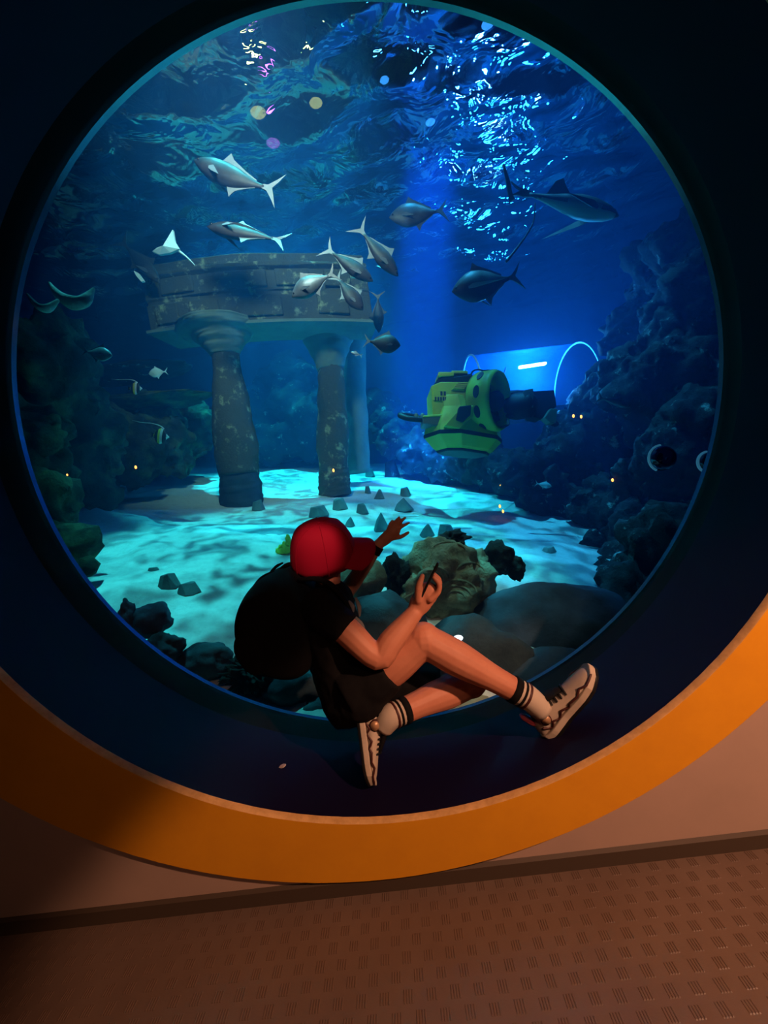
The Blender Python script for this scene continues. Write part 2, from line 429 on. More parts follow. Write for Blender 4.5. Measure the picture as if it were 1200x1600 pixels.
def sand_z(x, y):
    z = 0.07 + 0.17 * y - 0.17 * x
    z = z if y > 1.2 else z - 0.0
    z += 0.05 * math.sin(x * 1.7 + y * .6) * math.sin(y * 1.3 - x * .4) + 0.018 * math.sin(x * 4.1 + y * 2.3) * math.sin(y * 5.2 - x * 1.1)
    if y < 1.3: z -= 0.25 * (1.3 - y)
    return max(z, -0.6)
mb = MB(); NX, NY = 150, 130
vs = []
for j in range(NY + 1):
    y = TY0 - .01 + (TY1 - TY0) * (j / NY) ** 1.3
    for i in range(NX + 1):
        x = TX0 + (TX1 - TX0) * i / NX
        vs.append((x, y, sand_z(x, y) + 0.03 * noise.noise((x * 1.6, y * 1.6, 3))))
mb.add(vs, [(j * (NX + 1) + i, j * (NX + 1) + i + 1, (j + 1) * (NX + 1) + i + 1, (j + 1) * (NX + 1) + i) for j in range(NY) for i in range(NX)])
mb.build('ground_sand', M['sand'], kind='structure', label='pale sand floor of the tank')

# water surface seen from below
wsm = bpy.data.materials.new('rippled_water_surface'); wsm.use_nodes = True
nt = wsm.node_tree; nt.nodes.remove(nt.nodes['Principled BSDF'])
g = nt.nodes.new('ShaderNodeBsdfGlass'); g.inputs['IOR'].default_value = 1.33; g.inputs['Roughness'].default_value = 0.0
g.inputs['Color'].default_value = (0.95, 1, 1, 1)
tc = nt.nodes.new('ShaderNodeTexCoord'); nz = nt.nodes.new('ShaderNodeTexNoise'); nz.inputs['Scale'].default_value = 2.0; nz.inputs['Detail'].default_value = 3
nz.inputs['Distortion'].default_value = 0.6
nt.links.new(tc.outputs['Object'], nz.inputs['Vector'])
bp = nt.nodes.new('ShaderNodeBump'); bp.inputs['Strength'].default_value = 1.0; bp.inputs['Distance'].default_value = 0.08
nt.links.new(nz.outputs['Fac'], bp.inputs['Height']); nt.links.new(bp.outputs['Normal'], g.inputs['Normal'])
tr = nt.nodes.new('ShaderNodeBsdfTransparent'); mxs = nt.nodes.new('ShaderNodeMixShader'); mxs.inputs[0].default_value = 0.05
nt.links.new(g.outputs[0], mxs.inputs[1]); nt.links.new(tr.outputs[0], mxs.inputs[2])
nt.links.new(mxs.outputs[0], nt.nodes['Material Output'].inputs['Surface'])
NW = 220
xs = np.linspace(TX0, TX1, NW + 1); ys = np.linspace(TY0 - .01, TY1, NW + 1)
X, Y = np.meshgrid(xs, ys); Z = np.zeros_like(X)
for k in range(16):
    a = math.pi / 2 + rng.uniform(-.75, .75); wl = rng.uniform(.5, 1.5); kk = 2 * np.pi / wl
    Z += 0.0085 * wl * np.sin(kk * (X * np.cos(a) + Y * np.sin(a)) + rng.uniform(0, 6.28))
mb = MB()
mb.add([(float(x), float(y), float(WATER_Z + z)) for x, y, z in zip(X.ravel(), Y.ravel(), Z.ravel())],
       [(j * (NW + 1) + i, j * (NW + 1) + i + 1, (j + 1) * (NW + 1) + i + 1, (j + 1) * (NW + 1) + i) for j in range(NW) for i in range(NW)])
mb.build('ceiling_water_surface', wsm, kind='structure', label='rippled water surface seen from below')

# water body: absorbs red, scatters a little blue
wm = bpy.data.materials.new('tank_water'); wm.use_nodes = True
nt = wm.node_tree; nt.nodes.remove(nt.nodes['Principled BSDF'])
sc_ = nt.nodes.new('ShaderNodeVolumeScatter'); sc_.inputs['Color'].default_value = (0.09, 0.35, 1.0, 1); sc_.inputs['Density'].default_value = 0.042
sc_.inputs['Anisotropy'].default_value = 0.25
ab = nt.nodes.new('ShaderNodeVolumeAbsorption'); ab.inputs['Color'].default_value = (0.0, 0.82, 0.94, 1); ab.inputs['Density'].default_value = 0.11
ad = nt.nodes.new('ShaderNodeAddShader'); nt.links.new(sc_.outputs[0], ad.inputs[0]); nt.links.new(ab.outputs[0], ad.inputs[1])
nt.links.new(ad.outputs[0], nt.nodes['Material Output'].inputs['Volume'])
mb = MB(); mb.box(((TX0 + TX1) / 2, (TY0 + TY1) / 2, (WATER_Z - .35 - 2.45) / 2), (TX1 - TX0 - .02, TY1 - TY0 - .02, WATER_Z - .35 + 2.45))
mb.build('tank_water', wm, kind='stuff', label='clear blue water filling the tank', smooth=False)

# ================================================================== ROCKS
def on_sand(px, py):
    """where the view through that pixel meets the sand"""
    d = C_F + C_R * ((px - 600) / FPX) - C_U * ((py - 800) / FPX)
    t = 1.9
    while t < 14:
        p = CAM + d * t
        if p.z <= sand_z(p.x, p.y) and p.y > TY0: return p
        t += 0.01
    return CAM + d * 10

def blob(mb, c, r, seed, amp=0.28, sub=4, freq=1.4, sharp=0.0):
    bm = bmesh.new(); bmesh.ops.create_icosphere(bm, subdivisions=sub, radius=1.0)
    o = Vector((seed * 7.31, seed * 3.7, seed * 1.9))
    R = Vector(r); c = Vector(c)
    vs = []
    for v in bm.verts:
        d = v.co.normalized()
        n = noise.fractal(d * freq + o, 1.0, 2.1, 5)
        k = 1 + amp * n
        if sharp: k -= sharp * abs(noise.noise(d * freq * 2.2 + o))
        vs.append(c + Vector((d.x * R.x * k, d.y * R.y * k, d.z * R.z * k)))
    bm.verts.index_update()
    fs = [[v.index for v in f.verts] for f in bm.faces]; bm.free()
    return mb.add(vs, fs)

def rock(name, label, c, r, mt, seed, amp=.28, sub=4, freq=1.4, sharp=.15, cat='rock', group=None, smooth=True):
    mb = MB(); blob(mb, (0, 0, r[2]), r, seed, amp, sub, freq, sharp)
    o = mb.build(name, mt, label=label, cat=cat, group=group, smooth=smooth)
    o.location = Vector(c) - Vector((0, 0, r[2]))
    return o

def bank(name, label, blobs, mt, vox=.055, amp=.35):
    mb = MB()
    for k, (px, py, Y, rp) in enumerate(blobs):
        r = rp / ppm(Y); blob(mb, at(px, py, Y), (r, r * .9, r), k + len(blobs), amp, 4, 1.7, .25)
    o = mb.build(name, mt, label=label, cat='rockwork')
    remesh(o, vox, 1)
    for sc_, st in ((.55, .40), (.22, .26), (.09, .08)):
        tx_ = bpy.data.textures.new('crag', 'CLOUDS'); tx_.noise_scale = sc_; tx_.noise_depth = 3
        md = o.modifiers.new('crag', 'DISPLACE'); md.texture = tx_; md.strength = st; md.mid_level = .5; md.texture_coords = 'GLOBAL'
    return o

bank('reef_rockwork', 'dark craggy reef wall with pale patches beside the blue tunnel',
     [(770, 735, 7.6, 38), (815, 745, 6.8, 46), (860, 790, 5.9, 46), (905, 720, 6.6, 75), (945, 800, 5.2, 60), (935, 865, 4.2, 36),
      (985, 880, 3.6, 42), (1010, 840, 3.8, 60), (1050, 770, 4.2, 80), (1060, 620, 4.8, 100), (985, 640, 6, 75), (935, 640, 7.2, 45), (1100, 500, 4.8, 90),
      (1010, 520, 6.5, 60), (1110, 380, 5.2, 70), (1040, 430, 6.0, 55), (1090, 700, 3.6, 80), (948, 905, 3.1, 36), (1000, 905, 2.7, 52), (1045, 850, 2.6, 60), (975, 945, 2.4, 34)], M['rock'])
bank('reef_rockwork', 'low dark reef mound on the sand beneath the yellow submersible',
     [(612, 690, 9.6, 24), (650, 705, 9.2, 30), (690, 715, 8.8, 34), (728, 722, 8.3, 32), (640, 668, 9.8, 24), (755, 712, 8.4, 30), (600, 660, 10.4, 22)], M['rock'])
bank('reef_rockwork', 'dark mossy green reef wall beside the striped fish',
     [(50, 560, 3.4, 75), (30, 700, 2.9, 75), (70, 790, 2.5, 45), (105, 850, 2.2, 33), (125, 690, 4.2, 65), (185, 700, 5.4, 62), (245, 695, 6.8, 55),
      (285, 675, 8.0, 50), (150, 765, 4.2, 26), (95, 620, 3.8, 60), (210, 745, 5.6, 26), (130, 890, 1.9, 20), (235, 660, 7, 45)], M['rock_green'])
bank('reef_rockwork', 'dim rock face far back between the two stone columns',
     [(430, 690, 10.6, 40), (480, 660, 11.0, 60), (455, 620, 11.2, 60), (400, 660, 11.0, 50), (590, 650, 11.0, 40)], M['rock'], .12)
# a flat ledge below the blue glow on the dark side
def slab(name, label, c0, c1, Y, hp, dep, mt, seed):
    a, b_ = at(*c0, Y), at(*c1, Y); cc = (a + b_) / 2; L = (b_ - a).length / 2
    return rock(name, label, cc, (L, dep, hp / ppm(Y)), mt, seed, .22, 4, 1.8, .1)
slab('ledge_rock', 'flat rock ledge below the upper striped fish', (110, 640), (330, 622), 6.6, 9, .7, M['rock_green'], 3)
slab('ledge_rock', 'thin upper rock ledge beneath the violet glow', (110, 592), (300, 576), 7.4, 7, .7, M['rock'], 5)

# foreground boulders behind the window
rock('boulder', 'large smooth grey boulder behind the visitor\'s raised knee', at(868, 1000, 1.75), (.72, .42, .46), M['boulder'], 2, .14, 5, .9, .03)
rock('carved_stone', 'weathered carved tan stone fragment behind the phone', at(690, 915, 2.05), (.43, .34, .40), M['carved'], 9, .30, 5, 1.7, .22)
rock('coral_rock', 'black knobbly coral rock on top of the carved stone', at(707, 842, 2.1), (.12, .12, .07), M['rock'], 14, .6, 4, 2.2, .35)
rock('coral_rock', 'crusted black coral rock along the carved stone\'s side', at(622, 902, 1.95), (.14, .13, .18), M['rock'], 15, .6, 4, 2.4, .35)
rock('coral_rock', 'tall black coral lump between the carved stone and the sand', at(778, 872, 2.15), (.13, .13, .16), M['rock'], 16, .3, 4, 1.6, .1)
rock('coral_rock', 'small round black coral lump at the sand\'s edge', at(806, 888, 2.1), (.075, .08, .11), M['rock'], 17, .3, 4, 1.6, .1)
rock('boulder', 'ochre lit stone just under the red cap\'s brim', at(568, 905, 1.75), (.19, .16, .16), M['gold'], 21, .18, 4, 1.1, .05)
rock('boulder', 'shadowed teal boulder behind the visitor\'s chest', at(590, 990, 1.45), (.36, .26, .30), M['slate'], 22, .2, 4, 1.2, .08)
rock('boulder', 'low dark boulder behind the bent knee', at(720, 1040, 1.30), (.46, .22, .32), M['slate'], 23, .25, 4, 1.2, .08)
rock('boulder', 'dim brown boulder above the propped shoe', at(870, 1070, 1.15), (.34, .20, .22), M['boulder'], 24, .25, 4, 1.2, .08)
rock('boulder', 'greenish stone under the crossed legs', at(690, 1110, 1.0), (.32, .18, .14), M['carved'], 25, .25, 4, 1.3, .1)
rock('boulder', 'brown grey boulder at the window\'s lower edge', at(236, 968, 1.18), (.135, .12, .115), M['boulder'], 31, .22, 4, 1.2, .12)
rock('boulder', 'small dark stone touching the brown grey boulder', at(200, 965, 1.12), (.05, .06, .11), M['boulder'], 35, .35, 4, 1.4, .12)
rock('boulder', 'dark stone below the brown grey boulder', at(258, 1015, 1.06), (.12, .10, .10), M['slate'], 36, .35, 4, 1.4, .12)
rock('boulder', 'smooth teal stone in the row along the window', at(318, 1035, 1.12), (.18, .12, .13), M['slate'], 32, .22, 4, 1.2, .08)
rock('coral_rock', 'bushy dark coral beside the backpack\'s base', at(392, 1052, 1.05), (.15, .10, .12), M['rock'], 33, .7, 5, 3.4, .4)
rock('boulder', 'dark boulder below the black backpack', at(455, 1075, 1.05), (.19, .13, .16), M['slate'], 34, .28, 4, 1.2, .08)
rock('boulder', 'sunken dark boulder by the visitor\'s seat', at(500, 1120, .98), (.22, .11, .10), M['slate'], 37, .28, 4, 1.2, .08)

# carved swirls standing proud of the tan stone
bpy.context.view_layer.update()
cst = bpy.data.objects['carved_stone']
def on_stone(px, py):
    d = (at(px, py, 2.0) - CAM).normalized()
    ok, loc, nrm, _ = cst.ray_cast(CAM - cst.location, d)
    return (loc + cst.location) if ok else None
for k, (cx_, cy_, r0, a0, a1) in enumerate(((712, 930, 34, .2, 2.6), (712, 932, 24, .1, 2.9), (712, 934, 15, 0, 3.2), (672, 905, 30, -.4, 1.6), (672, 905, 20, -.5, 1.9), (735, 895, 22, .3, 2.8), (700, 868, 30, .5, 2.4), (655, 945, 26, 1.5, 3.6))):
    pts = [on_stone(cx_ + r0 * math.cos(t), cy_ - .7 * r0 * math.sin(t)) for t in np.linspace(a0, a1, 9)]
    pts = [q for q in pts if q is not None]
    if len(pts) > 3: MB().tube(pts, [.004] + [.011] * (len(pts) - 2) + [.004], n=7, sub=2).build('carved_swirl', M['carved'], cst)

# loose stones on the sand
def stone(name, label, px, py, wpx, hpx, seed, mt=None, peak=False):
    p = on_sand(px, py); k = ppm(p.y)
    rs = random.Random(seed); w, h = wpx / k / 2, hpx / k
    bm = bmesh.new()
    n = 9 if peak else 16
    for i in range(n):
        a = 2 * math.pi * i / n + rs.uniform(-.2, .2); q = rs.uniform(.8, 1.05)
        bm.verts.new((w * q * math.cos(a), w * .8 * q * math.sin(a), rs.uniform(-.1, .12) * h))
    if peak:
        bm.verts.new((w * rs.uniform(-.1, .5), 0, h)); bm.verts.new((w * rs.uniform(-.5, .1), w * .2, h * .62)); bm.verts.new((w * .3, -w * .3, h * .5))
    else:
        for i in range(7):
            a = 2 * math.pi * i / 7 + rs.uniform(-.3, .3)
            bm.verts.new((w * .6 * math.cos(a), w * .5 * math.sin(a), h * rs.uniform(.75, 1.05)))
    bmesh.ops.convex_hull(bm, input=bm.verts)
    me = bpy.data.meshes.new(name); bm.to_mesh(me); bm.free(); me.materials.append(mt or M['pebble'])
    o = bpy.data.objects.new(name, me); COL.objects.link(o); o.location = p - Vector((0, 0, .01))
    return tag(bevel(o, .012 * h * 8, 2), label, 'stone', 'loose stones on the sand')
stone('stone', 'squat grey stone on the sand in front of the slim column', 531, 796, 27, 19, 1)
stone('stone', 'small rounded stone between the squat stone and the pointed one', 566, 803, 21, 17, 2)
stone('stone', 'tiny dark stone behind the pointed pair by the slim column', 575, 771, 11, 12, 3)
stone('stone', 'small pyramid stone beside the tiny dark stone', 593, 780, 21, 20, 4, peak=True)
stone('stone', 'faceted stone standing behind the flat stone pile', 633, 775, 20, 15, 5)
stone('stone', 'broad low stone lying before the dark reef mound', 630, 798, 36, 22, 6, peak=True)
stone('stone', 'small cone stone peeking over the cap\'s brim', 547, 822, 19, 17, 7, peak=True)
stone('stone', 'tall shark-fin shaped stone beside the raised hand', 595, 828, 30, 30, 8, peak=True)
stone('stone', 'upright slate stone behind the open fingers', 667, 838, 32, 24, 9, peak=True)
stone('stone', 'rounded slate stone behind the carved stone\'s top', 698, 836, 30, 20, 10)
stone('stone', 'flat dark stone half hidden by the red crown', 498, 806, 36, 17, 11)
stone('stone', 'paler of two stones lying out on the open sand', 265, 917, 36, 24, 12)
stone('stone', 'darker of two stones lying out on the open sand', 296, 926, 42, 20, 13)
stone('stone', 'sliver of stone just above the two open-sand stones', 240, 890, 20, 6, 14)
stone('stone', 'small block stone at the foot of the thick column', 404, 797, 22, 17, 15)
stone('stone', 'dark stone at the back edge of the sand by the columns', 578, 745, 18, 14, 16)
stone('stone', 'rough dark stone beside the reef mound\'s near end', 612, 745, 26, 26, 17, M['rock'])
stone('stone', 'pale shell-like stone on the dark reef wall\'s foot', 858, 862, 24, 10, 18, M['kelp'])
stone('stone', 'thin dark pebble beside the backpack on the sand', 372, 1016, 16, 5, 19)

# neon plant scrap on the sand behind the cap
p = on_sand(447, 866); mb = MB()
blob(mb, (0, 0, .07), (.085, .05, .07), 41, .5, 3, 2.2, .2); blob(mb, (.05, 0, .15), (.035, .035, .08), 42, .4, 3, 2, .2); blob(mb, (-.06, .0, .05), (.06, .04, .05), 43, .4, 3, 2, .2)
o = remesh(mb.build('plastic_plant', M['neon'], label='neon yellow plastic plant tuft showing past the red cap', cat='plant'), .006, 1)
o.location = p

# ================================================================== SUNKEN PAVILION
pav = empty('stone_pavilion', on_sand(372, 792), 'sunken stone pavilion with two thick columns and a curved lintel', 'ruin')
def column(base, top, Yb, prof, seed, mt=None):
    a, b_ = at(*base, Yb), at(*top, Yb); ax = (b_ - a); n = 28
    e1 = Vector((1, 0, 0)); e2 = Vector((0, 1, 0)); mb = MB(); rings = []
    K = 34
    for k in range(K + 1):
        t = k / K
        r = np.interp(t, [q[0] for q in prof], [q[1] for q in prof])
        ring_ = []
        for i in range(n):
            an = 2 * math.pi * i / n; d = e1 * math.cos(an) + e2 * math.sin(an)
            w = 1 + .10 * noise.noise(Vector((d.x * 1.3, d.y * 1.3, t * 6 + seed))) + .05 * noise.noise(Vector((d.x * 4, d.y * 4, t * 16 + seed)))
            ring_.append(a + ax * t + d * (r * w))
        rings.append(ring_)
    return mb.loft(rings)
column((374, 742), (352, 552), 6.0, [(0, .36), (.25, .40), (.6, .34), (.85, .25), (1, .235)], 3).build('column', M['stone'], pav)
column((379, 800), (374, 738), 6.0, [(0, .40), (.1, .41), (.8, .37), (1, .34)], 5).build('plinth', M['slate'], pav)
column((352, 556), (342, 512), 6.0, [(0, .25), (.35, .36), (.7, .52), (.9, .70), (1, .72)], 7).build('capital', M['smooth'], pav)
column((522, 735), (517, 575), 6.8, [(0, .30), (.3, .33), (.7, .29), (1, .26)], 13).build('column', M['stone'], pav)
column((523, 775), (522, 732), 6.8, [(0, .335), (.5, .33), (1, .31)], 15).build('plinth', M['stone'], pav)
column((517, 578), (513, 508), 6.8, [(0, .27), (.3, .34), (.75, .55), (1, .70)], 17).build('capital', M['smooth'], pav)
column((556, 740), (548, 520), 8.2, [(0, .34), (.5, .32), (1, .36)], 23).build('rear_column', M['smooth'], pav)
# lintel: profile swept along a shallow arc
cA = at(402, 500, 5.75); RA = 9.0
zb = cA.z
prof = [(0.0, zb), (0.0, zb + .42), (.03, zb + .44), (.03, zb + .50), (0.0, zb + .52), (0.02, zb + .86), (-.06, zb + .90), (-.06, zb + .96), (.14, zb + 1.0), (.16, zb + 1.22), (.30, zb + 1.28), (1.0, zb + 1.28), (1.0, zb), (.78, zb - .02)]
def arc_ring(an):
    out = []
    for k, (dr, z) in enumerate(prof):
        r = RA - dr + .035 * noise.noise(Vector((an * 14, z * 3, k * .7))) * (1 if k < 11 else 0)
        out.append(Vector((cA.x + r * math.sin(an), cA.y + RA - r * math.cos(an), z - .10 * r * math.sin(an) + .02 * noise.noise(Vector((an * 10, k, 1))))))
    return out
mb = MB(); A = 0.225
mb.loft([arc_ring(-A + 2 * A * i / 60) for i in range(61)])
lint = mb.build('lintel', M['stone'], pav, smooth=False); bevel(lint, .02)
# smooth soffit under the lintel
mb = MB()
def sof(an):
    o = []
    for dr, z in ((-.02, zb - .0), (-.02, zb - .05), (.80, zb - .07), (.82, zb - .02)):
        r = RA - dr; o.append(Vector((cA.x + r * math.sin(an), cA.y + RA - r * math.cos(an), z - .10 * r * math.sin(an))))
    return o
mb.loft([sof(-A - .01 + 2 * (A + .01) * i / 40) for i in range(41)])
mb.build('soffit', M['smooth'], pav, smooth=False)
# raised weathered blocks on the lintel face
for k, (t, z0, z1, w) in enumerate(((-.18, .06, .40, .05), (-.1, .05, .40, .06), (-.01, .55, .84, .08), (.08, .56, .84, .065), (.01, .06, .38, .085), (.15, .08, .4, .06), (-.15, .56, .84, .07), (.165, .55, .83, .05))):
    mb = MB(); rings = []
    for i in range(9):
        an = t - w / 2 + w * i / 8; q = []
        for dr, z in ((-.05, z0), (-.05, z1), (.08, z1), (.08, z0)):
            r = RA - dr + .02 * noise.noise(Vector((an * 20, z * 5, k))); q.append(Vector((cA.x + r * math.sin(an), cA.y + RA - r * math.cos(an), zb + z - .10 * r * math.sin(an))))
        rings.append(q)
    bevel(mb.loft(rings).build('lintel_block', M['stone'], pav, smooth=False), .02)

# ================================================================== VIEWING TUNNEL
tun = empty('viewing_tunnel', at(820, 690, 8.4), 'clear blue-lit acrylic viewing tunnel behind the submersible', 'tunnel')
tm = bpy.data.materials.new('blue_acrylic_tube'); tm.use_nodes = True
nt = tm.node_tree; pb = nt.nodes['Principled BSDF']
pb.inputs['Base Color'].default_value = (0.03, 0.22, 0.75, 1); pb.inputs['Roughness'].default_value = 0.12; pb.inputs['Alpha'].default_value = 0.30
TA, TB = at(738, 640, 8.4), at(900, 622, 8.4); TR = 78 / ppm(8.4)
tax = (TB - TA).normalized(); tup = Vector((0, 0, 1)) - tax * tax.z; tup.normalize(); tsd = tax.cross(tup)
def tring(p, r, n=40, a0=-.25, a1=math.pi + .25):
    return [p + tsd * (r * math.cos(a0 + (a1 - a0) * i / (n - 1))) + tup * (r * math.sin(a0 + (a1 - a0) * i / (n - 1))) for i in range(n)]
mb = MB(); K = 12
vs = []; n = 40
for k in range(K + 1): vs += tring(TA.lerp(TB, k / K), TR)
mb.add(vs, [(k * n + i, k * n + i + 1, (k + 1) * n + i + 1, (k + 1) * n + i) for k in range(K) for i in range(n - 1)])
mb.build('tube_wall', tm, tun)
for p in (TA, TB):
    MB().tube(tring(p, TR + .01), .022, n=8, sub=1).build('end_rim', M['ray'], tun)
mb = MB(); mb.add([TA - tsd * TR * .97 - tup * TR * .25, TA + tsd * TR * .97 - tup * TR * .25, TB + tsd * TR * .97 - tup * TR * .25, TB - tsd * TR * .97 - tup * TR * .25], [(0, 1, 2, 3)])
M['tunfloor'] = mat('tunnel_floor', (0.12, 0.30, 0.5), 0.35)
mb.build('walkway', M['tunfloor'], tun, smooth=False)
bp_ = MB(); a, b_ = at(700, 704, 7.3), at(893, 706, 7.3)
MB().tube([a, a.lerp(b_, .5), b_], .05, n=8).build('base_rail', M['dark'], tun)
def small_glow(name, label, p, r, mt, group=None, stretch=1.0, flat=1.0):
    mb = MB(); mb.ell((0, 0, 0), (r, r * flat, r * stretch), nu=10, nv=7)
    o = mb.build(name, mt, label=label, cat='lamp', group=group); o.location = p; return o
q = at(832, 571, 8.0)
mb = MB(); mb.box((0, 0, 0), (.62, .10, .05)); o = mb.build('strip_lamp', M['lampw'], label='white strip lamp glowing under the tunnel roof', cat='lamp', smooth=False); o.location = q; bevel(o, .02)
pl = bpy.data.lights.new('tunnel_lamp', 'POINT'); pl.energy = 1000; pl.color = (0.04, 0.33, 1.0); pl.shadow_soft_size = .15
plo = bpy.data.objects.new('tunnel_lamp', pl); COL.objects.link(plo); plo.location = at(830, 592, 8.3)
spot('violet_lamp', at(215, 400, 8.2), at(190, 560, 10.5), 700, (0.03, 0.06, 1.0), 70, 0.9, 0.1)
gl = small_glow('reef_lamp', 'white lamp glowing among the boulders behind the shin', at(716, 997, 1.02), .03, None, stretch=.55)
M['glow'] = mat('white_reef_lamp_lens', (0.8, 0.8, 0.85), 0.4, emit=((0.8, 0.88, 1.0), 1.6)); gl.data.materials.append(M['glow'])

# ================================================================== YELLOW SUBMERSIBLE
YR = 5.2; KR = 1 / ppm(YR)
rov_o = at(730, 650, YR)
sub_ = empty('submersible', rov_o, 'yellow-green submersible robot hovering before the blue tunnel', 'submersible')
ex, ez, ey = C_R, C_U, C_F
def L(px, py, dy=0.0): return rov_o + ex * ((px - 730) * KR) - ez * ((py - 650) * KR) + ey * dy
yawr = math.radians(24)
def octo(px, py, hx, hy, ch=.42):
    c = L(px, py, .25); out = []
    for u, v in ((-1, -1 + ch * 1.2), (-1 + ch, -1), (1 - ch, -1), (1, -1 + ch), (1, 1 - ch), (1 - ch, 1), (-1 + ch, 1), (-1, 1 - ch)):
        X_, Y_ = u * hx, v * hy
        out.append(c + ex * (X_ * math.cos(yawr) - Y_ * math.sin(yawr)) + ey * (X_ * math.sin(yawr) + Y_ * math.cos(yawr)) - ez * (X_ * .06))
    return out
def bld(name, mb, mt, bev=.012, smooth=False, par=sub_):
    return bevel(mb.build(name, mt, par, smooth=smooth), bev)
bld('keel', MB().loft([octo(728, 703, .40, .30), octo(728, 699, .46, .36), octo(728, 683, .60, .46)]), M['yellow'])
bld('keel_plate', MB().loft([octo(728, 706, .40, .30), octo(728, 702, .42, .32)]), M['dark'])
bld('stripe', MB().loft([octo(728, 684, .605, .465), octo(728, 678, .61, .47)]), M['dark'])
bld('hull', MB().loft([octo(728, 679, .60, .46), octo(728, 668, .58, .44), octo(726, 640, .47, .36), octo(722, 622, .44, .34)]), M['yellow'])
ou = [(676, 652), (674, 606), (688, 600), (740, 600), (770, 606), (775, 640), (700, 652)]
def fn(u, v, h): return L(u, v, h)
bld('body', MB().prism(ou, -.08, .62, fn), M['yellow'])
bld('body_roof', MB().prism([(676, 606), (684, 594), (735, 588), (745, 600), (688, 602)], -.04, .58, fn), M['dark'])
bld('top_block', MB().prism([(689, 600), (690, 588), (738, 584), (742, 596)], .02, .45, fn), M['dark'])
bld('grab_bar', MB().prism([(685, 591), (685, 584), (709, 584), (709, 590)], -.06, .35, fn), M['yellow'])
bld('grab_bar', MB().prism([(706, 584), (706, 580), (731, 580), (731, 585)], .0, .42, fn), M['yellow'])
rb = bld('ribbed_plate', MB().prism([(704, 613), (714, 602), (732, 602), (722, 614)], -.12, -.07, fn), M['yellow'])
for k in range(4):
    bld('rib', MB().prism([(706 + k * 2.3, 611.5 - k * 2.6), (707 + k * 2.3, 610 - k * 2.6), (724 + k * 2.3, 610.5 - k * 2.6), (723 + k * 2.3, 612 - k * 2.6)], -.14, -.11, fn), M['idoly'], .002, par=rb)
# lettering panel on the side
lp = bld('name_panel', MB().prism([(677, 628), (677, 612), (698, 614), (698, 631)], -.10, -.075, fn), M['yellow'], .003)
for x in (679, 683, 687, 691, 694.5):
    bld('letter', MB().prism([(x, 629), (x, 623.5), (x + 2.6, 623.8), (x + 2.6, 629.4)], -.108, -.098, fn), M['letter'], .002, par=lp)
for x in (687.5, 692.5):
    bld('letter', MB().prism([(x, 621), (x, 615), (x + 3.2, 615.3), (x + 3.2, 621.4)], -.108, -.098, fn), M['letter'], .002, par=lp)
bld('side_window', MB().prism([(706, 664), (711, 645), (728, 643), (727, 657), (716, 668)], -.40, -.28, fn), M['dark'])
bld('side_slot', MB().prism([(714, 636), (714, 632), (741, 636), (741, 641)], -.13, -.08, fn), M['dark'])
bld('side_cowl', MB().prism([(690, 672), (708, 652), (732, 642), (730, 660), (712, 676)], -.36, -.05, fn), M['yellow'])
bld('front_box', MB().prism([(661, 664), (661, 654), (690, 652), (692, 662), (688, 668)], -.12, .3, fn), M['greypart'])
bld('front_box_lid', MB().prism([(660, 655), (662, 652), (690, 650), (692, 653)], -.14, .32, fn), M['yellow'])
MB().tube([L(662, 656, .0), L(640, 655, -.05), L(627, 648, .05), L(634, 643, .25), L(652, 643, .35), L(666, 648, .3)], .045, n=8).build('bumper', M['dark'], sub_)
for x in (653, 663): MB().tube([L(x, 652, .2), L(x, 644, .2)], .035, n=8).build('bumper_light', M['greypart'], sub_)
# thruster duct: short wide tube turned to the viewer's right
axd = (ex * .78 - ey * .62 - ez * .04).normalized(); du = (ez - axd * ez.dot(axd)).normalized(); dv = axd.cross(du)
dc = L(764, 628, .02)
def dring(o, r, n=36): return [dc + axd * o + du * (r * math.cos(2 * math.pi * i / n)) + dv * (r * math.sin(2 * math.pi * i / n)) for i in range(n)]
duct = MB().loft([dring(-.17, .40), dring(-.19, .46), dring(-.12, .49), dring(.14, .49), dring(.20, .46), dring(.18, .40)], closed=True).build('thruster_duct', M['yellow'], sub_)
for k in range(10):
    a = 2 * math.pi * k / 10 + .2; d = du * math.cos(a) + dv * math.sin(a); e = axd.cross(d)
    c = dc + d * .488
    MB().prism([(.0 + .050 * math.cos(t), .100 * math.sin(t)) for t in np.linspace(0, 2 * math.pi, 12, endpoint=False)], -.005, .008, lambda u, v, h: c + axd * (u) + e * v + d * h).build('duct_slot', M['dark'], duct, smooth=False)
hub = MB().loft([dring(-.15, .02), dring(-.14, .15), dring(.16, .16), dring(.22, .10), dring(.24, .02)]).build('thruster_motor', M['dark'], sub_)
for k in range(5):
    a = 2 * math.pi * k / 5; d = du * math.cos(a) + dv * math.sin(a); e = axd.cross(d)
    mb = MB(); w = .11
    vs = [dc + d * r + e * (s * w) + axd * (s * .06 + h) for h in (-.008, .008) for r in (.13, .38) for s in (-1, 1)]
    mb.add(vs, [(0, 1, 3, 2), (4, 6, 7, 5), (0, 4, 5, 1), (2, 3, 7, 6), (0, 2, 6, 4), (1, 5, 7, 3)]); mb.build('propeller_blade', M['dark'], hub, smooth=False)
mb = MB(); rr_ = []
for o, r in ((-.05, .14), (.0, .24), (.14, .28), (.40, .26), (.46, .14)): rr_.append([p + ex * .42 + ey * .35 for p in dring(o, r * .8, 20)])
mb.loft(rr_).build('rear_thruster', M['dark'], sub_)
MB().tube([L(800, 645, .2), L(840, 640, .3), L(880, 655, .35)], .055, n=8).build('manipulator_arm', M['dark'], sub_)
MB().tube([L(785, 612, .35), L(830, 605, .4), L(878, 622, .45)], .07, n=8).build('manipulator_arm', M['dark'], sub_)
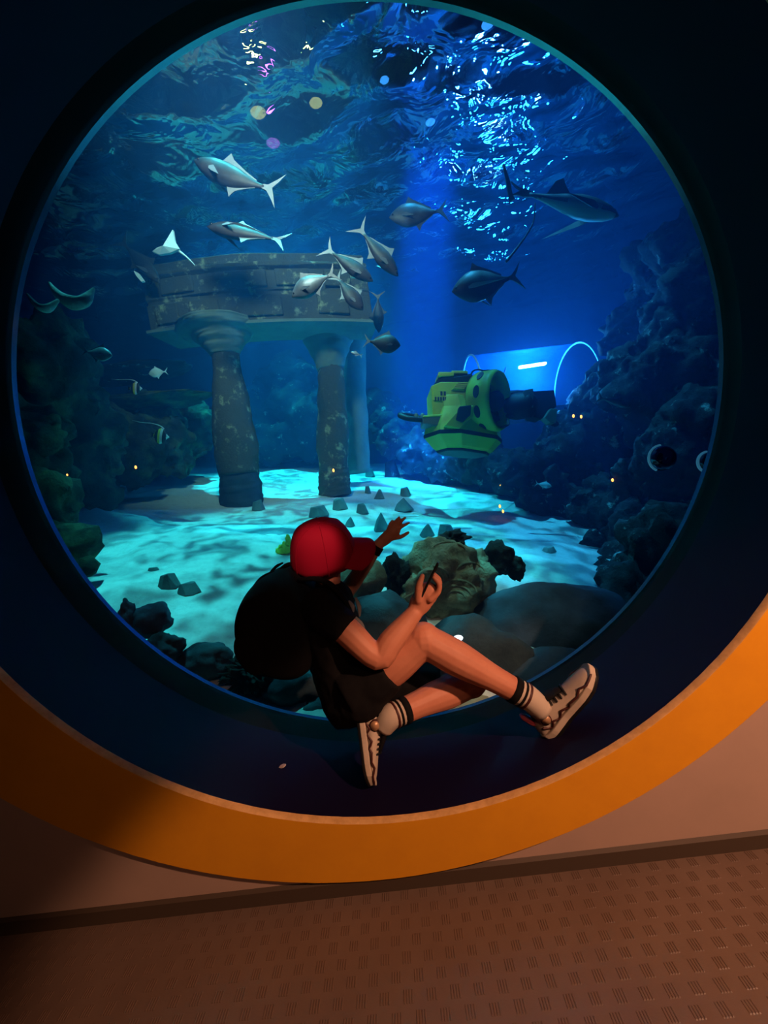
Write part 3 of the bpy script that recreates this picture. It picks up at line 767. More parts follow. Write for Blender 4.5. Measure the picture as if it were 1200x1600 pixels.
bld('arm_bracket', MB().prism([(819, 637), (818, 610), (832, 607), (832, 637)], .0, .22, fn), M['greypart'])
bld('arm_claw', MB().prism([(853, 650), (862, 636), (873, 636), (871, 658), (862, 658)], .1, .3, fn), M['greypart'])
bld('arm_joint', MB().prism([(835, 646), (838, 606), (872, 604), (876, 630), (852, 650)], .2, .5, fn), M['dark'])
MB().tube([L(738, 592, .2), L(741, 577, .2), L(750, 572, .2), L(765, 574, .25), L(778, 584, .3)], .014, n=6).build('cable', M['dark'], sub_)
MB().tube([L(766, 574, .3), L(790, 572, .5), L(805, 563, .7), L(815, 545, .9)], .012, n=6).build('tether', M['dark'], sub_)
MB().tube([L(781, 668, .0), L(792, 664, -.02), L(793, 655, .05)], .02, n=6).build('hose', M['dark'], sub_)

# ================================================================== FISH
PROF_JACK = [(0, .02, .02), (.04, .22, .2), (.12, .52, .55), (.25, .86, .9), (.38, 1, 1), (.55, .92, .85), (.7, .66, .6), (.83, .34, .35), (.93, .16, .16), (1, .13, .07)]
PROF_LONG = [(0, .03, .03), (.05, .3, .3), (.14, .62, .7), (.28, .92, 1), (.45, 1, 1), (.62, .84, .8), (.78, .5, .5), (.9, .24, .25), (1, .16, .08)]
PROF_SHARK = [(0, .05, .10), (.05, .3, .5), (.14, .62, .85), (.3, .96, 1), (.45, 1, .95), (.6, .76, .72), (.75, .48, .45), (.88, .26, .24), (1, .16, .10)]
def fin(root, name, mt, outline, th, fn):
    return MB().prism(outline, -th, th, fn).build(name, mt, root, smooth=False)

def fish(label, head, tail, Y, hr=.36, wr=.16, body=None, finm=None, prof=None, bend=0.0, dYt=0.0, roll=0.0, tail_spread=1.0, name='jack_fish', cat='fish', group=None,
         dors=1.0, flip=False, belly=None, pect=1.0):
    body = body or M['silver']; finm = finm or M['fin']; prof = prof or PROF_JACK
    H, T = at(*head, Y), at(*tail, Y + dYt)
    Ltot = (H - T).length; fx = (H - T).normalized()
    up = C_U.copy() if abs(fx.dot(C_U)) < .93 else (-C_R if not flip else C_R)
    if flip and abs(fx.dot(C_U)) < .93: up = -up
    up = (up - fx * up.dot(fx)).normalized()
    sd = up.cross(fx).normalized()
    if roll:
        q = Matrix.Rotation(roll, 3, fx); up = q @ up; sd = q @ sd
    Bl = Ltot * .82
    root = empty(name, (H + T) / 2, label, cat, group)
    base = (H + T) / 2
    def P(x, y, z):   # x: 0 head .. 1 tail root, in body lengths ; y side, z up in total lengths
        s = math.sin(x * math.pi * .9) * bend * Ltot
        return H - fx * (x * Bl) + up * (z * Ltot + s) + sd * (y * Ltot)
    mb = MB(); rings = []; n = 14; K = 22
    for k in range(K + 1):
        x = k / K
        h = np.interp(x, [p[0] for p in prof], [p[1] for p in prof]) * hr / 2
        w = np.interp(x, [p[0] for p in prof], [p[2] for p in prof]) * wr / 2
        ring_ = []
        for i in range(n):
            a = 2 * math.pi * i / n
            ring_.append(P(x, w * math.cos(a), h * math.sin(a) * (1.0 if math.sin(a) > 0 else .95) - .02 * hr * math.sin(x * 3.1)))
        rings.append(ring_)
    b = mb.loft(rings).build('body', body, root)
    if belly:
        b.data.materials.append(belly)
        nf = len(b.data.polygons)
        for pi, pgn in enumerate(b.data.polygons):
            c = pgn.center; 
            v = c - (H + T) / 2
            if v.dot(up) < -hr * Ltot * .10: pgn.material_index = 1
    th = .006
    def F(u, v, h): return P(u, h, v)
    s = tail_spread
    fin(root, 'tail_fin', finm, [(.96, .02), (1.04, .035), (1.12, .10 * s), (1.225, .20 * s), (1.16, .085 * s), (1.10, .01), (1.16, -.085 * s), (1.225, -.20 * s), (1.12, -.10 * s), (1.04, -.035), (.96, -.02)], th, F)
    if dors:
        h0 = hr / 2
        fin(root, 'dorsal_fin', finm, [(.36, h0 * .88), (.44, h0 + .10 * dors), (.50, h0 + .045 * dors), (.70, h0 * .78), (.88, h0 * .34), (.86, h0 * .2), (.6, h0 * .7)], th, F)
        fin(root, 'anal_fin', finm, [(.52, -h0 * .8), (.60, -h0 - .08 * dors), (.65, -h0 * .8 - .03 * dors), (.78, -h0 * .55), (.89, -h0 * .3), (.86, -h0 * .15), (.65, -h0 * .6)], th, F)
    for sg in (-1, 1):
        wq = wr / 2 * .86
        def G(u, v, h): return P(u, sg * (wq + abs(u - .26) * .35 * pect) + h, v)
        fin(root, 'pectoral_fin', finm, [(.26, -.02), (.34, -.01), (.46 * pect + .02, -.10 * pect - .01), (.34, -.075), (.27, -.05)], th * .7, G)
        e = P(.075, sg * wr / 2 * .36, hr * .05)
        MB().ell(e, (.018 * Ltot,) * 3, nu=8, nv=6).build('eye', M['iris'], root)
    return root

fish('dark red-brown fish with white forked tail, topmost at the pavilion side', (303, 250), (438, 300), 4.0, .27, .14, M['fishdark'], M['fin'], PROF_LONG, bend=-.03)
fish('long fish with a bright silver back above the pavilion', (323, 354), (450, 378), 4.0, .27, .15, M['fishdark'], M['fin'], PROF_LONG, belly=None, roll=.5, bend=.02)
fish('bright silver fish turned nose down in front of the lintel', (456, 464), (527, 424), 3.6, .42, .17, M['silver'], M['fin'], bend=.03)
fish('long grey fish diving behind the bright silver fish', (583, 440), (505, 385), 4.4, .26, .14, M['fishdark'], M['fin'], PROF_LONG)
fish('dim grey fish below the diving pair at the lintel', (567, 485), (522, 428), 4.5, .36, .15, M['fishdark'], M['fin'], PROF_LONG)
fish('dark slender fish pointing down at the blue light shaft', (622, 432), (556, 350), 4.2, .25, .14, M['fishdark'], M['fin'], PROF_LONG)
fish('stout brown fish with a pale back by the slim column', (626, 540), (568, 532), 3.9, .52, .2, M['fishdark'], M['fin'], belly=None)
fish('deep dark fish silhouetted just under the white lamp glints', (608, 340), (700, 328), 5.0, .42, .16, M['fishdark'], M['findark'])
fish('large dark fish with swept pale fins above the tunnel', (706, 456), (816, 430), 4.2, .46, .18, M['fishdark'], M['fin'], pect=1.6)
fish('tail-up dark fish sinking beside the light shaft', (592, 520), (590, 455), 5.2, .28, .14, M['fishdark'], M['findark'], PROF_LONG)
fish('faint dark fish slanting before the violet glow', (250, 442), (185, 372), 5.6, .25, .13, M['fishdark'], M['findark'], PROF_LONG)
fish('blunt grey-brown fish over the dark mossy reef', (176, 556), (128, 548), 2.7, .46, .2, M['silver'], M['findark'])
fish('slim pale fish by the dark reef wall beyond the submersible', (986, 636), (932, 620), 4.0, .2, .12, M['silver'], M['fin'], PROF_LONG)
fish('small pale fish low on the reef wall', (862, 760), (836, 755), 5.2, .38, .15, M['ray'], M['ray'])
fish('little pale fish above the upper striped fish', (232, 584), (262, 580), 5.2, .5, .15, M['ray'], M['ray'], name='small_fish')
fish('thin pale fish dashing under the lintel\'s near end', (548, 550), (566, 556), 4.8, .3, .12, M['silver'], M['fin'], name='small_fish')

# shark
sh = fish('dark shark with raised tail under the rippled blue light', (966, 338), (796, 296), 4.3, .20, .17, M['shark'], M['shark'], PROF_SHARK, tail_spread=.35, dors=0, name='shark', cat='shark', belly=M['sharkbelly'], pect=1.4)
H_, T_ = at(966, 338, 4.3), at(796, 296, 4.3)
def shp(px, py, h): return at(px, py, 4.3) + Vector((0, h, 0))
MB().prism([(852, 306), (868, 284), (880, 279), (884, 292), (895, 312)], -.012, .012, shp).build('dorsal_fin', M['shark'], sh, smooth=False)
MB().prism([(800, 302), (797, 284), (787, 256), (785, 258), (790, 282), (796, 316), (804, 312)], -.010, .010, shp).build('tail_fin', M['shark'], sh, smooth=False)
MB().prism([(815, 302), (820, 295), (830, 306)], -.008, .008, shp).build('second_dorsal_fin', M['shark'], sh, smooth=False)
mb = MB(); mb.tube([at(836, 318, 4.6), at(834, 345, 4.6), at(822, 368, 4.6), at(806, 390, 4.6), at(792, 408, 4.6)], [.010, .012, .014, .018, .022], n=7)
mb.build('hanging_line', M['dark'], label='thin dark line hanging in the water below the shark', cat='line')

# moorish idols
def idol(label, nose, rear, Y):
    Hn, Tn = at(*nose, Y), at(*rear, Y); Lg = (Hn - Tn).length
    fx = (Hn - Tn).normalized(); up = (C_U - fx * C_U.dot(fx)).normalized(); sd = up.cross(fx)
    root = empty('moorish_idol', (Hn + Tn) / 2, label, 'fish', 'striped fish over the mossy reef')
    def P(u, v, h): return Hn - fx * (u * Lg) + up * (v * Lg) + sd * (h * Lg)
    env = lambda x: float(np.interp(x, [0, .12, .3, .55, .8, .95, 1.0], [.04, .12, .42, .52, .40, .12, .07]))
    bands = [(0, .14, 'idolw'), (.14, .38, 'idolb'), (.38, .55, 'idolw'), (.55, .70, 'idoly'), (.70, .92, 'idolb'), (.92, 1.0, 'idoly')]
    mb = MB(); rings = []; K = 26; n = 12
    for k in range(K + 1):
        x = k / K; h = env(x); w = .03 + .10 * math.sin(math.pi * min(1, x * 1.02)) ** .7
        rings.append([P(x, h * math.sin(2 * math.pi * i / n), w * math.cos(2 * math.pi * i / n)) for i in range(n)])
    mb.loft(rings); b = mb.build('body', M['idolw'], root)
    for nm in ('idolb', 'idoly'): b.data.materials.append(M[nm])
    mi = {'idolw': 0, 'idolb': 1, 'idoly': 2}
    base = (Hn + Tn) / 2
    for pgn in b.data.polygons:
        x = (Hn - pgn.center).dot(fx) / Lg
        for a, c, nm in bands:
            if a <= x < c: pgn.material_index = mi[nm]
    fin(root, 'tail_fin', M['idolb'], [(.98, .06), (1.16, .20), (1.13, 0), (1.16, -.20), (.98, -.06)], .01, P)
    MB().tube([P(.42, .50, 0), P(.7, .66, 0), P(1.2, .74, 0), (P(1.9, .72, 0)), P(2.5, .78, 0)], [.05 * Lg, .035 * Lg, .025 * Lg, .02 * Lg, .01 * Lg], n=6).build('dorsal_streamer', M['idolw'], root)
    for sg in (-1, 1): MB().ell(P(.14, .03, sg * .09), (.03 * Lg,) * 3, nu=8, nv=6).build('eye', M['iris'], root)
    return root
idol('upper black and white striped fish with trailing fin', (222, 607), (203, 607), 4.4)
idol('lower black and white striped fish with trailing fin', (264, 683), (240, 680), 4.2)

# pale ray gliding
root = empty('ray', at(260, 382, 4.4), 'pale blue ray banking over the pavilion roof', 'ray')
def rp(u, v, h): return at(u, v, 4.4) + Vector((0, h, 0))
mb = MB(); c = at(260, 384, 4.4)
out = [(239, 394), (247, 388), (262, 384), (271, 360), (274, 378), (281, 390), (268, 396), (250, 399)]
fr_ = [rp(u, v, -.02) for u, v in out]; bk = [rp(u, v, .02) for u, v in out]
mid0, mid1 = rp(260, 390, -.09), rp(260, 390, .07)
n = len(out)
mb.add(fr_ + bk + [mid0, mid1], [(i, (i + 1) % n, 2 * n) for i in range(n)] + [(n + i, n + (i + 1) % n, 2 * n + 1) for i in range(n)] + [(i, (i + 1) % n, n + (i + 1) % n, n + i) for i in range(n)])
mb.build('body', M['ray'], root, smooth=False)
MB().tube([at(279, 392, 4.42), at(292, 402, 4.45), at(304, 414, 4.5)], [.02, .012, .006], n=6).build('tail', M['ray'], root)
# pale tail of a fish turned away
mb = MB(); mb.prism([(210, 424), (218, 428), (226, 440), (222, 441), (214, 432)], -.02, .02, lambda u, v, h: at(u, v, 4.5) + Vector((0, h, 0)))
mb.build('small_fish', M['ray'], label='sliver of a pale fish turned away beside the lintel end', cat='fish', smooth=False)

# pale crescents added in place of reflections at the window's dark rim
mb = MB(); mb.tube([at(78, 444, 2.2), at(92, 462, 2.15), at(112, 473, 2.1), at(132, 470, 2.1), at(146, 452, 2.15)], [.02, .05, .06, .05, .015], n=10, flat=.6)
mb.build('coral_branch', M['kelp'], label='pale crescent coral branch nearest the pavilion', cat='coral')
mb = MB(); mb.tube([at(44, 462, 2.0), at(58, 478, 2.0), at(74, 482, 2.0), at(90, 470, 2.05)], [.02, .035, .035, .015], n=10, flat=.6)
mb.build('coral_branch', M['kelp'], label='pale crescent coral branch at the window rim', cat='coral')

# domes added for ring-shaped glints; the rim's glow paints the reflection
M['chrome'] = mat('polished_dome', (0.05, 0.12, 0.2), 0.06, metal=1.0)
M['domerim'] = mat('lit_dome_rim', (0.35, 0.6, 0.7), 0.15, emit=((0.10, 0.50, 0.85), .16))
for (px, py, Y, r, lb) in ((1034, 716, 1.55, .09, 'round glossy dome fitting standing out by the reef wall'), (1106, 722, 1.15, .06, 'glossy dome fitting hard against the window rim')):
    r0 = empty('dome_light', at(px, py, Y), lb, 'lamp')
    MB().ell(at(px, py, Y), (r, r, r), nu=24, nv=14).build('dome', M['chrome'], r0)
    c = at(px, py, Y); mb = MB()
    mb.tube([c + C_R * (r * 1.04 * math.cos(a)) + C_U * (r * 1.04 * math.sin(a)) for a in np.linspace(.55 * math.pi, 1.35 * math.pi, 16)], .009, n=8, sub=1)
    mb.build('rim', M['domerim'], r0)

# glowing amber points standing in for gallery lamps reflected in the pane
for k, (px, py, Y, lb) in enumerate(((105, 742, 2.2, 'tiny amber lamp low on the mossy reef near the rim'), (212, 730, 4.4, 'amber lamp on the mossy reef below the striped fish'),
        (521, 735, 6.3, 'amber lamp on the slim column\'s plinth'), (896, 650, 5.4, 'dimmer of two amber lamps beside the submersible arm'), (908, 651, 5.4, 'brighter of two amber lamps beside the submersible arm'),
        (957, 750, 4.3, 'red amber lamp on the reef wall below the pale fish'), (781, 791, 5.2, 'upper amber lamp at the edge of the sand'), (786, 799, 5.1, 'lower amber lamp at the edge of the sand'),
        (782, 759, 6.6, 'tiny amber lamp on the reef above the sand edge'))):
    small_glow('amber_lamp', lb, at(px, py, Y), (1.7 if k not in (8, 0) else 1.1) / ppm(Y), M['amber'], stretch=1.6)

# lamps hung over the water
def hung_lamp(label, p, r, mt):
    root = empty('tank_lamp', p, label, 'lamp')
    MB().loft([[p + Vector((q * math.cos(a), q * math.sin(a), h)) for a in np.linspace(0, 2 * math.pi, 20, endpoint=False)] for q, h in ((r * .9, 0), (r, .02), (r * 1.05, .25), (r * .5, .4))], caps=False).build('housing', M['dark'], root)
    MB().add([p + Vector((r * .9 * math.cos(a), r * .9 * math.sin(a), .01)) for a in np.linspace(0, 2 * math.pi, 20, endpoint=False)], [tuple(range(20))]).build('lens', mt, root, smooth=False)
    MB().tube([p + Vector((0, 0, .4)), p + Vector((0, 0, 1.6))], .02, n=6).build('stem', M['dark'], root)
    return root
LP = [((0.80, 4.6, 8.3), .07, 'lampw', 'white lamp glinting through the ripples overhead'), ((0.95, 6.0, 8.4), .09, 'lampb', 'blue lamp over the light shaft'),
      ((2.6, 5.4, 8.4), .11, 'lampb', 'blue lamp above the shark'), ((1.9, 7.2, 8.6), .11, 'lampb', 'blue lamp over the tunnel'),
      ((-1.22, 5.55, 7.8), .14, 'lampy', 'small yellow lamp over the window\'s upper curve'), ((-0.26, 5.55, 7.8), .12, 'lampy', 'second small yellow lamp over the window\'s top'),
      ((-1.1, 5.85, 7.55), .13, 'lampm', 'magenta lamp beyond the yellow ones')]
for p, r, mt, lb in LP: hung_lamp(lb, Vector(p), r, M[mt])

# ================================================================== THE VISITOR
per = empty('person', at(560, 1120, .32), 'visitor in black clothes and red cap sitting in the window reveal holding a phone', 'person')
J = dict(pelvis=at(552, 1078, .33), waist=at(530, 1030, .335), chest=at(512, 968, .33), neck0=at(512, 922, .33), neck1=at(514, 893, .33),
         rsh=at(498, 948, .185), relb=at(590, 1028, .13), rwri=at(648, 957, .19),
         lsh=at(524, 938, .455), lelb=at(548, 915, .485), lwri=at(592, 850, .485),
         rhip=at(562, 1078, .24), rknee=at(662, 1000, .23), rank=at(822, 1088, .19),
         lhip=at(560, 1072, .40), lknee=at(735, 1064, .37), lank=at(614, 1118, .19))
mb = MB()
# trunk and neck
ux = Vector((0, 1, 0))
def tsec(p, t, rf, rs, n=18):
    t = t.normalized(); a = (ux - t * ux.dot(t)).normalized(); b = t.cross(a)
    return [p + a * (rs * math.cos(2 * math.pi * i / n)) + b * (rf * math.sin(2 * math.pi * i / n)) for i in range(n)]
sp = [J['pelvis'] - Vector((0, 0, .07)), J['pelvis'], J['waist'], J['chest'], J['neck0'] + Vector((0, 0, -.02)), J['neck0'] + Vector((0, 0, .02))]
def trunk(grow):
    rr = [(.10, .13), (.125, .16), (.11, .145), (.115, .165), (.085, .13), (.055, .06)]
    out = []
    for i, p in enumerate(sp):
        t = sp[min(i + 1, len(sp) - 1)] - sp[max(i - 1, 0)]
        out.append(tsec(p, t, rr[i][0] + grow, rr[i][1] + grow))
    return out
mb.loft(trunk(-.012))
mb.tube([J['neck0'], J['neck1'], J['neck1'] + Vector((.01, 0, .05))], [.055, .052, .055], n=14)
# limbs, tapering
mb.tube([J['rsh'], J['rsh'].lerp(J['relb'], .5), J['relb'], J['relb'].lerp(J['rwri'], .35), J['rwri']], [.060, .056, .047, .050, .034], n=14)
mb.tube([J['lsh'], J['lsh'].lerp(J['lelb'], .5), J['lelb'], J['lelb'].lerp(J['lwri'], .35), J['lwri']], [.056, .048, .040, .038, .026], n=14)
def leg(h, k, a, r):
    mb.tube([h, h.lerp(k, .5), h.lerp(k, .88), k], [r[0], r[1], r[2], r[2] * .94], n=16)
    mb.tube([k, k.lerp(a, .12), k.lerp(a, .32), k.lerp(a, .75), a], [r[2] * .92, r[2] * .96, r[3], r[4] * 1.18, r[4]], n=16)
    mb.ell(k, (r[2] * 1.02,) * 3)
leg(J['rhip'], J['rknee'], J['rank'], (.080, .084, .072, .071, .043))
leg(J['lhip'], J['lknee'], J['lank'], (.080, .082, .072, .070, .044))
# left hand: open, fingers spread against the pane
YH = .485
def hp(px, py, dy=0): return at(px, py, YH + dy)
mb.tube([J['lwri'], hp(602, 842), hp(613, 832)], [.025, .030, .030], n=12, flat=.55, up=Vector((0, 1, 0)))
mb.tube([hp(606, 838), hp(617, 829)], [.030, .028], n=12, flat=.5, up=Vector((0, 1, 0)))
for ch, r in (([(606, 829), (609, 820), (613, 813)], .0080), ([(611, 826), (617, 817), (624, 808)], .0088), ([(616, 826), (624, 817), (633, 809)], .0090), ([(620, 829), (629, 822), (639, 817)], .0086), ([(610, 842), (622, 840), (630, 837), (638, 832)], .0100)):
    pts = [hp(*c, .004 * k) for k, c in enumerate(ch)]
    mb.tube(pts, [r * 1.1] + [r] * (len(pts) - 2) + [r * .75], n=8, sub=3)
# right hand closed on the phone
YP = .20
def rp_(px, py, dy=0): return at(px, py, YP + dy)
mb.tube([J['rwri'], rp_(657, 942), rp_(668, 926)], [.033, .045, .046], n=12, flat=.8, up=Vector((0, 1, 0)))
mb.tube([rp_(654, 938, -.025), rp_(654, 918, -.032), rp_(660, 900, -.022)], [.019, .0145, .0105], n=9, sub=3)       # thumb on the near face
for k, (dy, y0) in enumerate(((-.033, 3), (-.011, -2), (.012, -3), (.033, 1))):
    mb.tube([rp_(672, 934 + y0, dy), rp_(684, 923 + y0, dy), rp_(686, 909 + y0, dy), rp_(678, 900 + y0, dy)], [.014, .0125, .0115, .009], n=8, sub=3)
# head (local: x forward, z up), turned away and down
hf = Vector((.94, .26, .04)).normalized(); hu = Vector((0, -.50, .86)); hu = (hu - hf * hu.dot(hf)).normalized(); hs = hu.cross(hf)
hc = at(508, 856, .33)
HM = Matrix((hf, hs, hu)).transposed()
def hl(x, y, z): return hc + HM @ Vector((x, y, z))
mb.ell(hc, (.098, .078, .105), HM, 20, 14)
mb.ell(hl(.035, 0, -.065), (.062, .058, .062), HM, 16, 10)       # jaw
mb.ell(hl(.075, 0, -.105), (.024, .026, .022), HM, 12, 8)        # chin
mb.tube([hl(.092, 0, .005), hl(.108, 0, -.025), hl(.104, 0, -.042)], [.010, .015, .013], n=8)
for s in (-1, 1):
    mb.ell(hl(-.002, s * .080, -.028), (.020, .010, .032), HM, 12, 8)
    mb.ell(hl(.070, s * .040, -.030), (.022, .020, .022), HM, 10, 7)
body = remesh(mb.build('body', M['skin'], per, label='bare reddish-lit arms, legs and neck'), .0042, 4)
for s in (-1, 1):
    e = MB().ell(hl(.088, s * .032, .004), (.013, .014, .012), HM, 12, 8).build('eye', M['eye'], body)
    MB().ell(hl(.098, s * .032, .003), (.005, .006, .006), HM, 8, 6).build('iris', M['iris'], body)
    MB().tube([hl(.092, s * .052, .020), hl(.103, s * .034, .026), hl(.104, s * .016, .022)], .004, n=6).build('eyebrow', M['hair'], body)
MB().tube([hl(.088, .026, -.068), hl(.101, 0, -.066), hl(.088, -.026, -.068)], .006, n=6).build('mouth', M['lips'], body)
# hair under the cap
mb = MB(); mb.ell(hl(-.016, 0, .012), (.098, .083, .104), HM, 20, 14)
hair = remesh(mb.build('hair', M['hair'], per), .008, 2)
# cut face side of hair with forward limit: keep it behind the brow
# ---- cap
cp = empty('cap', hl(0, 0, .05)); cp.parent = per; cp.matrix_parent_inverse = Matrix.Identity(4); cp.matrix_basis = Matrix.Translation(Vector(hl(0, 0, .05)) - Vector(per.location))
cp['label'] = 'red cotton baseball cap'
mb = MB(); rings = []; n = 30
for k in range(11):
    t = k / 10; an = t * math.pi / 2 * .97
    z = -.058 + .188 * math.sin(an) ** .9; q = math.cos(an) ** .62
    ring_ = []
    for i in range(n):
        a = 2 * math.pi * i / n
        w = 1 + .020 * noise.noise(Vector((math.cos(a) * 2.2, math.sin(a) * 2.2, t * 3))) + .012 * math.cos(6 * a) * (1 - t)
        x = .142 * q * math.cos(a) * w - .012; y = .122 * q * math.sin(a) * w
        zz = z - (.030 * max(0, -math.cos(a)) if k < 5 else 0) * (1 - k / 5)
        ring_.append(hl(x, y, zz))
    rings.append(ring_)
mb.loft(rings)
crown = mb.build('cap_crown', M['red'], cp)
for i in range(6):
    a0 = math.pi * (i + .5) / 3
    pts = []
    for k in range(0, 11):
        t = k / 10; an = t * math.pi / 2 * .97; z = -.058 + .188 * math.sin(an) ** .9; q = math.cos(an) ** .62
        pts.append(hl(.1425 * q * math.cos(a0) - .012, .1225 * q * math.sin(a0), z + .001))
    MB().tube(pts, .0022, n=5, sub=1).build('seam', M['red'], crown)
MB().ell(hl(-.012, 0, .131), (.008, .008, .005), HM, 10, 6).build('cap_button', M['red'], crown)
# brim: curved sheet with thickness
mb = MB(); NB = 18; top, bot = [], []
for i in range(NB + 1):
    a = -1.25 + 2.5 * i / NB
    for j in range(6):
        r = j / 5
        x0, y0 = .118 * math.cos(a) - .004, .112 * math.sin(a)
        x1, y1 = (.202 * math.cos(a * .80) + .018) , .118 * math.sin(a * 1.05)
        x = x0 * (1 - r) + x1 * r; y = y0 * (1 - r) + y1 * r
        z = .004 - .034 * (abs(y) / .1) ** 2 - .030 * r
        top.append(hl(x, y, z)); bot.append(hl(x, y, z - .005))
nn = len(top)
fs = []
for i in range(NB):
    for j in range(5):
        a, b, c, d = i * 6 + j, i * 6 + j + 1, (i + 1) * 6 + j + 1, (i + 1) * 6 + j
        fs += [(a, b, c, d), (nn + d, nn + c, nn + b, nn + a)]
    fs += [(i * 6 + 5, nn + i * 6 + 5, nn + (i + 1) * 6 + 5, (i + 1) * 6 + 5), (i * 6, (i + 1) * 6, nn + (i + 1) * 6, nn + i * 6)]
fs += [tuple([0, 1, 2, 3, 4, 5]) + tuple(nn + k for k in (5, 4, 3, 2, 1, 0)), tuple(NB * 6 + k for k in (5, 4, 3, 2, 1, 0)) + tuple(nn + NB * 6 + k for k in range(6))]
mb.add(top + bot, fs); mb.build('cap_brim', M['red'], cp)

# ---- clothes
mb = MB(); mb.loft(trunk(.016))
e1 = J['rsh'].lerp(J['relb'], .46); mb.tube([J['chest'].lerp(J['rsh'], .5), J['rsh'], J['rsh'].lerp(J['relb'], .25), e1], [.085, .078, .073, .070], n=16, round_ends=False)
e2 = J['lsh'].lerp(J['lelb'], .7); mb.tube([J['chest'].lerp(J['lsh'], .5), J['lsh'], e2], [.085, .076, .068], n=16, round_ends=False)
mb.tube([J['neck0'] - Vector((0, 0, .03)), J['neck0'] + Vector((0, 0, .028))], [.09, .066], n=16, round_ends=False)
shirt = remesh(mb.build('t_shirt', M['black'], per, label='black short-sleeved t-shirt'), .007, 5)
md = shirt.modifiers.new('wrinkles', 'DISPLACE'); tx = bpy.data.textures.new('wrinkles', 'CLOUDS'); tx.noise_scale = .09; md.texture = tx; md.strength = .016; md.mid_level = .5
# print on the chest front
for k, (a, b, mt) in enumerate((((556, 935), (562, 962), 'print'), ((552, 962), (570, 985), 'print'), ((546, 940), (552, 955), 'print'), ((541, 955), (546, 972), 'printw'))):
    p, q = at(*a, .235 - .01 * k), at(*b, .225 - .01 * k)
    MB().tube([p, p.lerp(q, .5) + Vector((.006, -.004, 0)), q], [.006, .010, .005], n=8, flat=.35, up=Vector((.6, -.8, 0))).build('shirt_print', M[mt], shirt)
mb = MB()
mb.loft([tsec(J['pelvis'] - Vector((0, 0, .085)), Vector((-.15, 0, 1)), .12, .15), tsec(J['pelvis'], Vector((-.2, 0, 1)), .145, .18), tsec(J['waist'], Vector((-.2, 0, 1)), .125, .16)])
def cuff(h, k, t, r0, r1): mb.tube([h, h.lerp(k, t * .5), h.lerp(k, t)], [r0, (r0 + r1) / 2, r1], n=18, round_ends=False)
cuff(J['rhip'] - Vector((.03, 0, 0)), J['rknee'], .50, .125, .104)
mb.ell(J['rhip'] + Vector((0, -.02, -.01)), (.115, .10, .11))
cuff(J['lhip'], J['lknee'], .74, .115, .092)
shorts = remesh(mb.build('shorts', M['black'], per, label='loose black shorts'), .008, 4)
md = shorts.modifiers.new('wrinkles', 'DISPLACE'); md.texture = tx; md.strength = .014; md.mid_level = .5

# ---- socks
def sock(ank, knee, shoe_c, name='sock'):
    d = (knee - ank).normalized()
    s = MB().tube([ank + d * .052, ank + d * .02, ank - d * .01, shoe_c], [.051, .050, .049, .046], n=16, round_ends=False).build(name, M['white'], per)
    for k, (o, w, mt) in enumerate(((.052, .014, 'black'), (.022, .0045, 'black'), (.004, .0045, 'maroon'))):
        MB().tube([ank + d * (o + w), ank + d * (o - w)], [.0535, .0525], n=18, round_ends=False, sub=1).build('sock_band', M[mt], s)
    return s

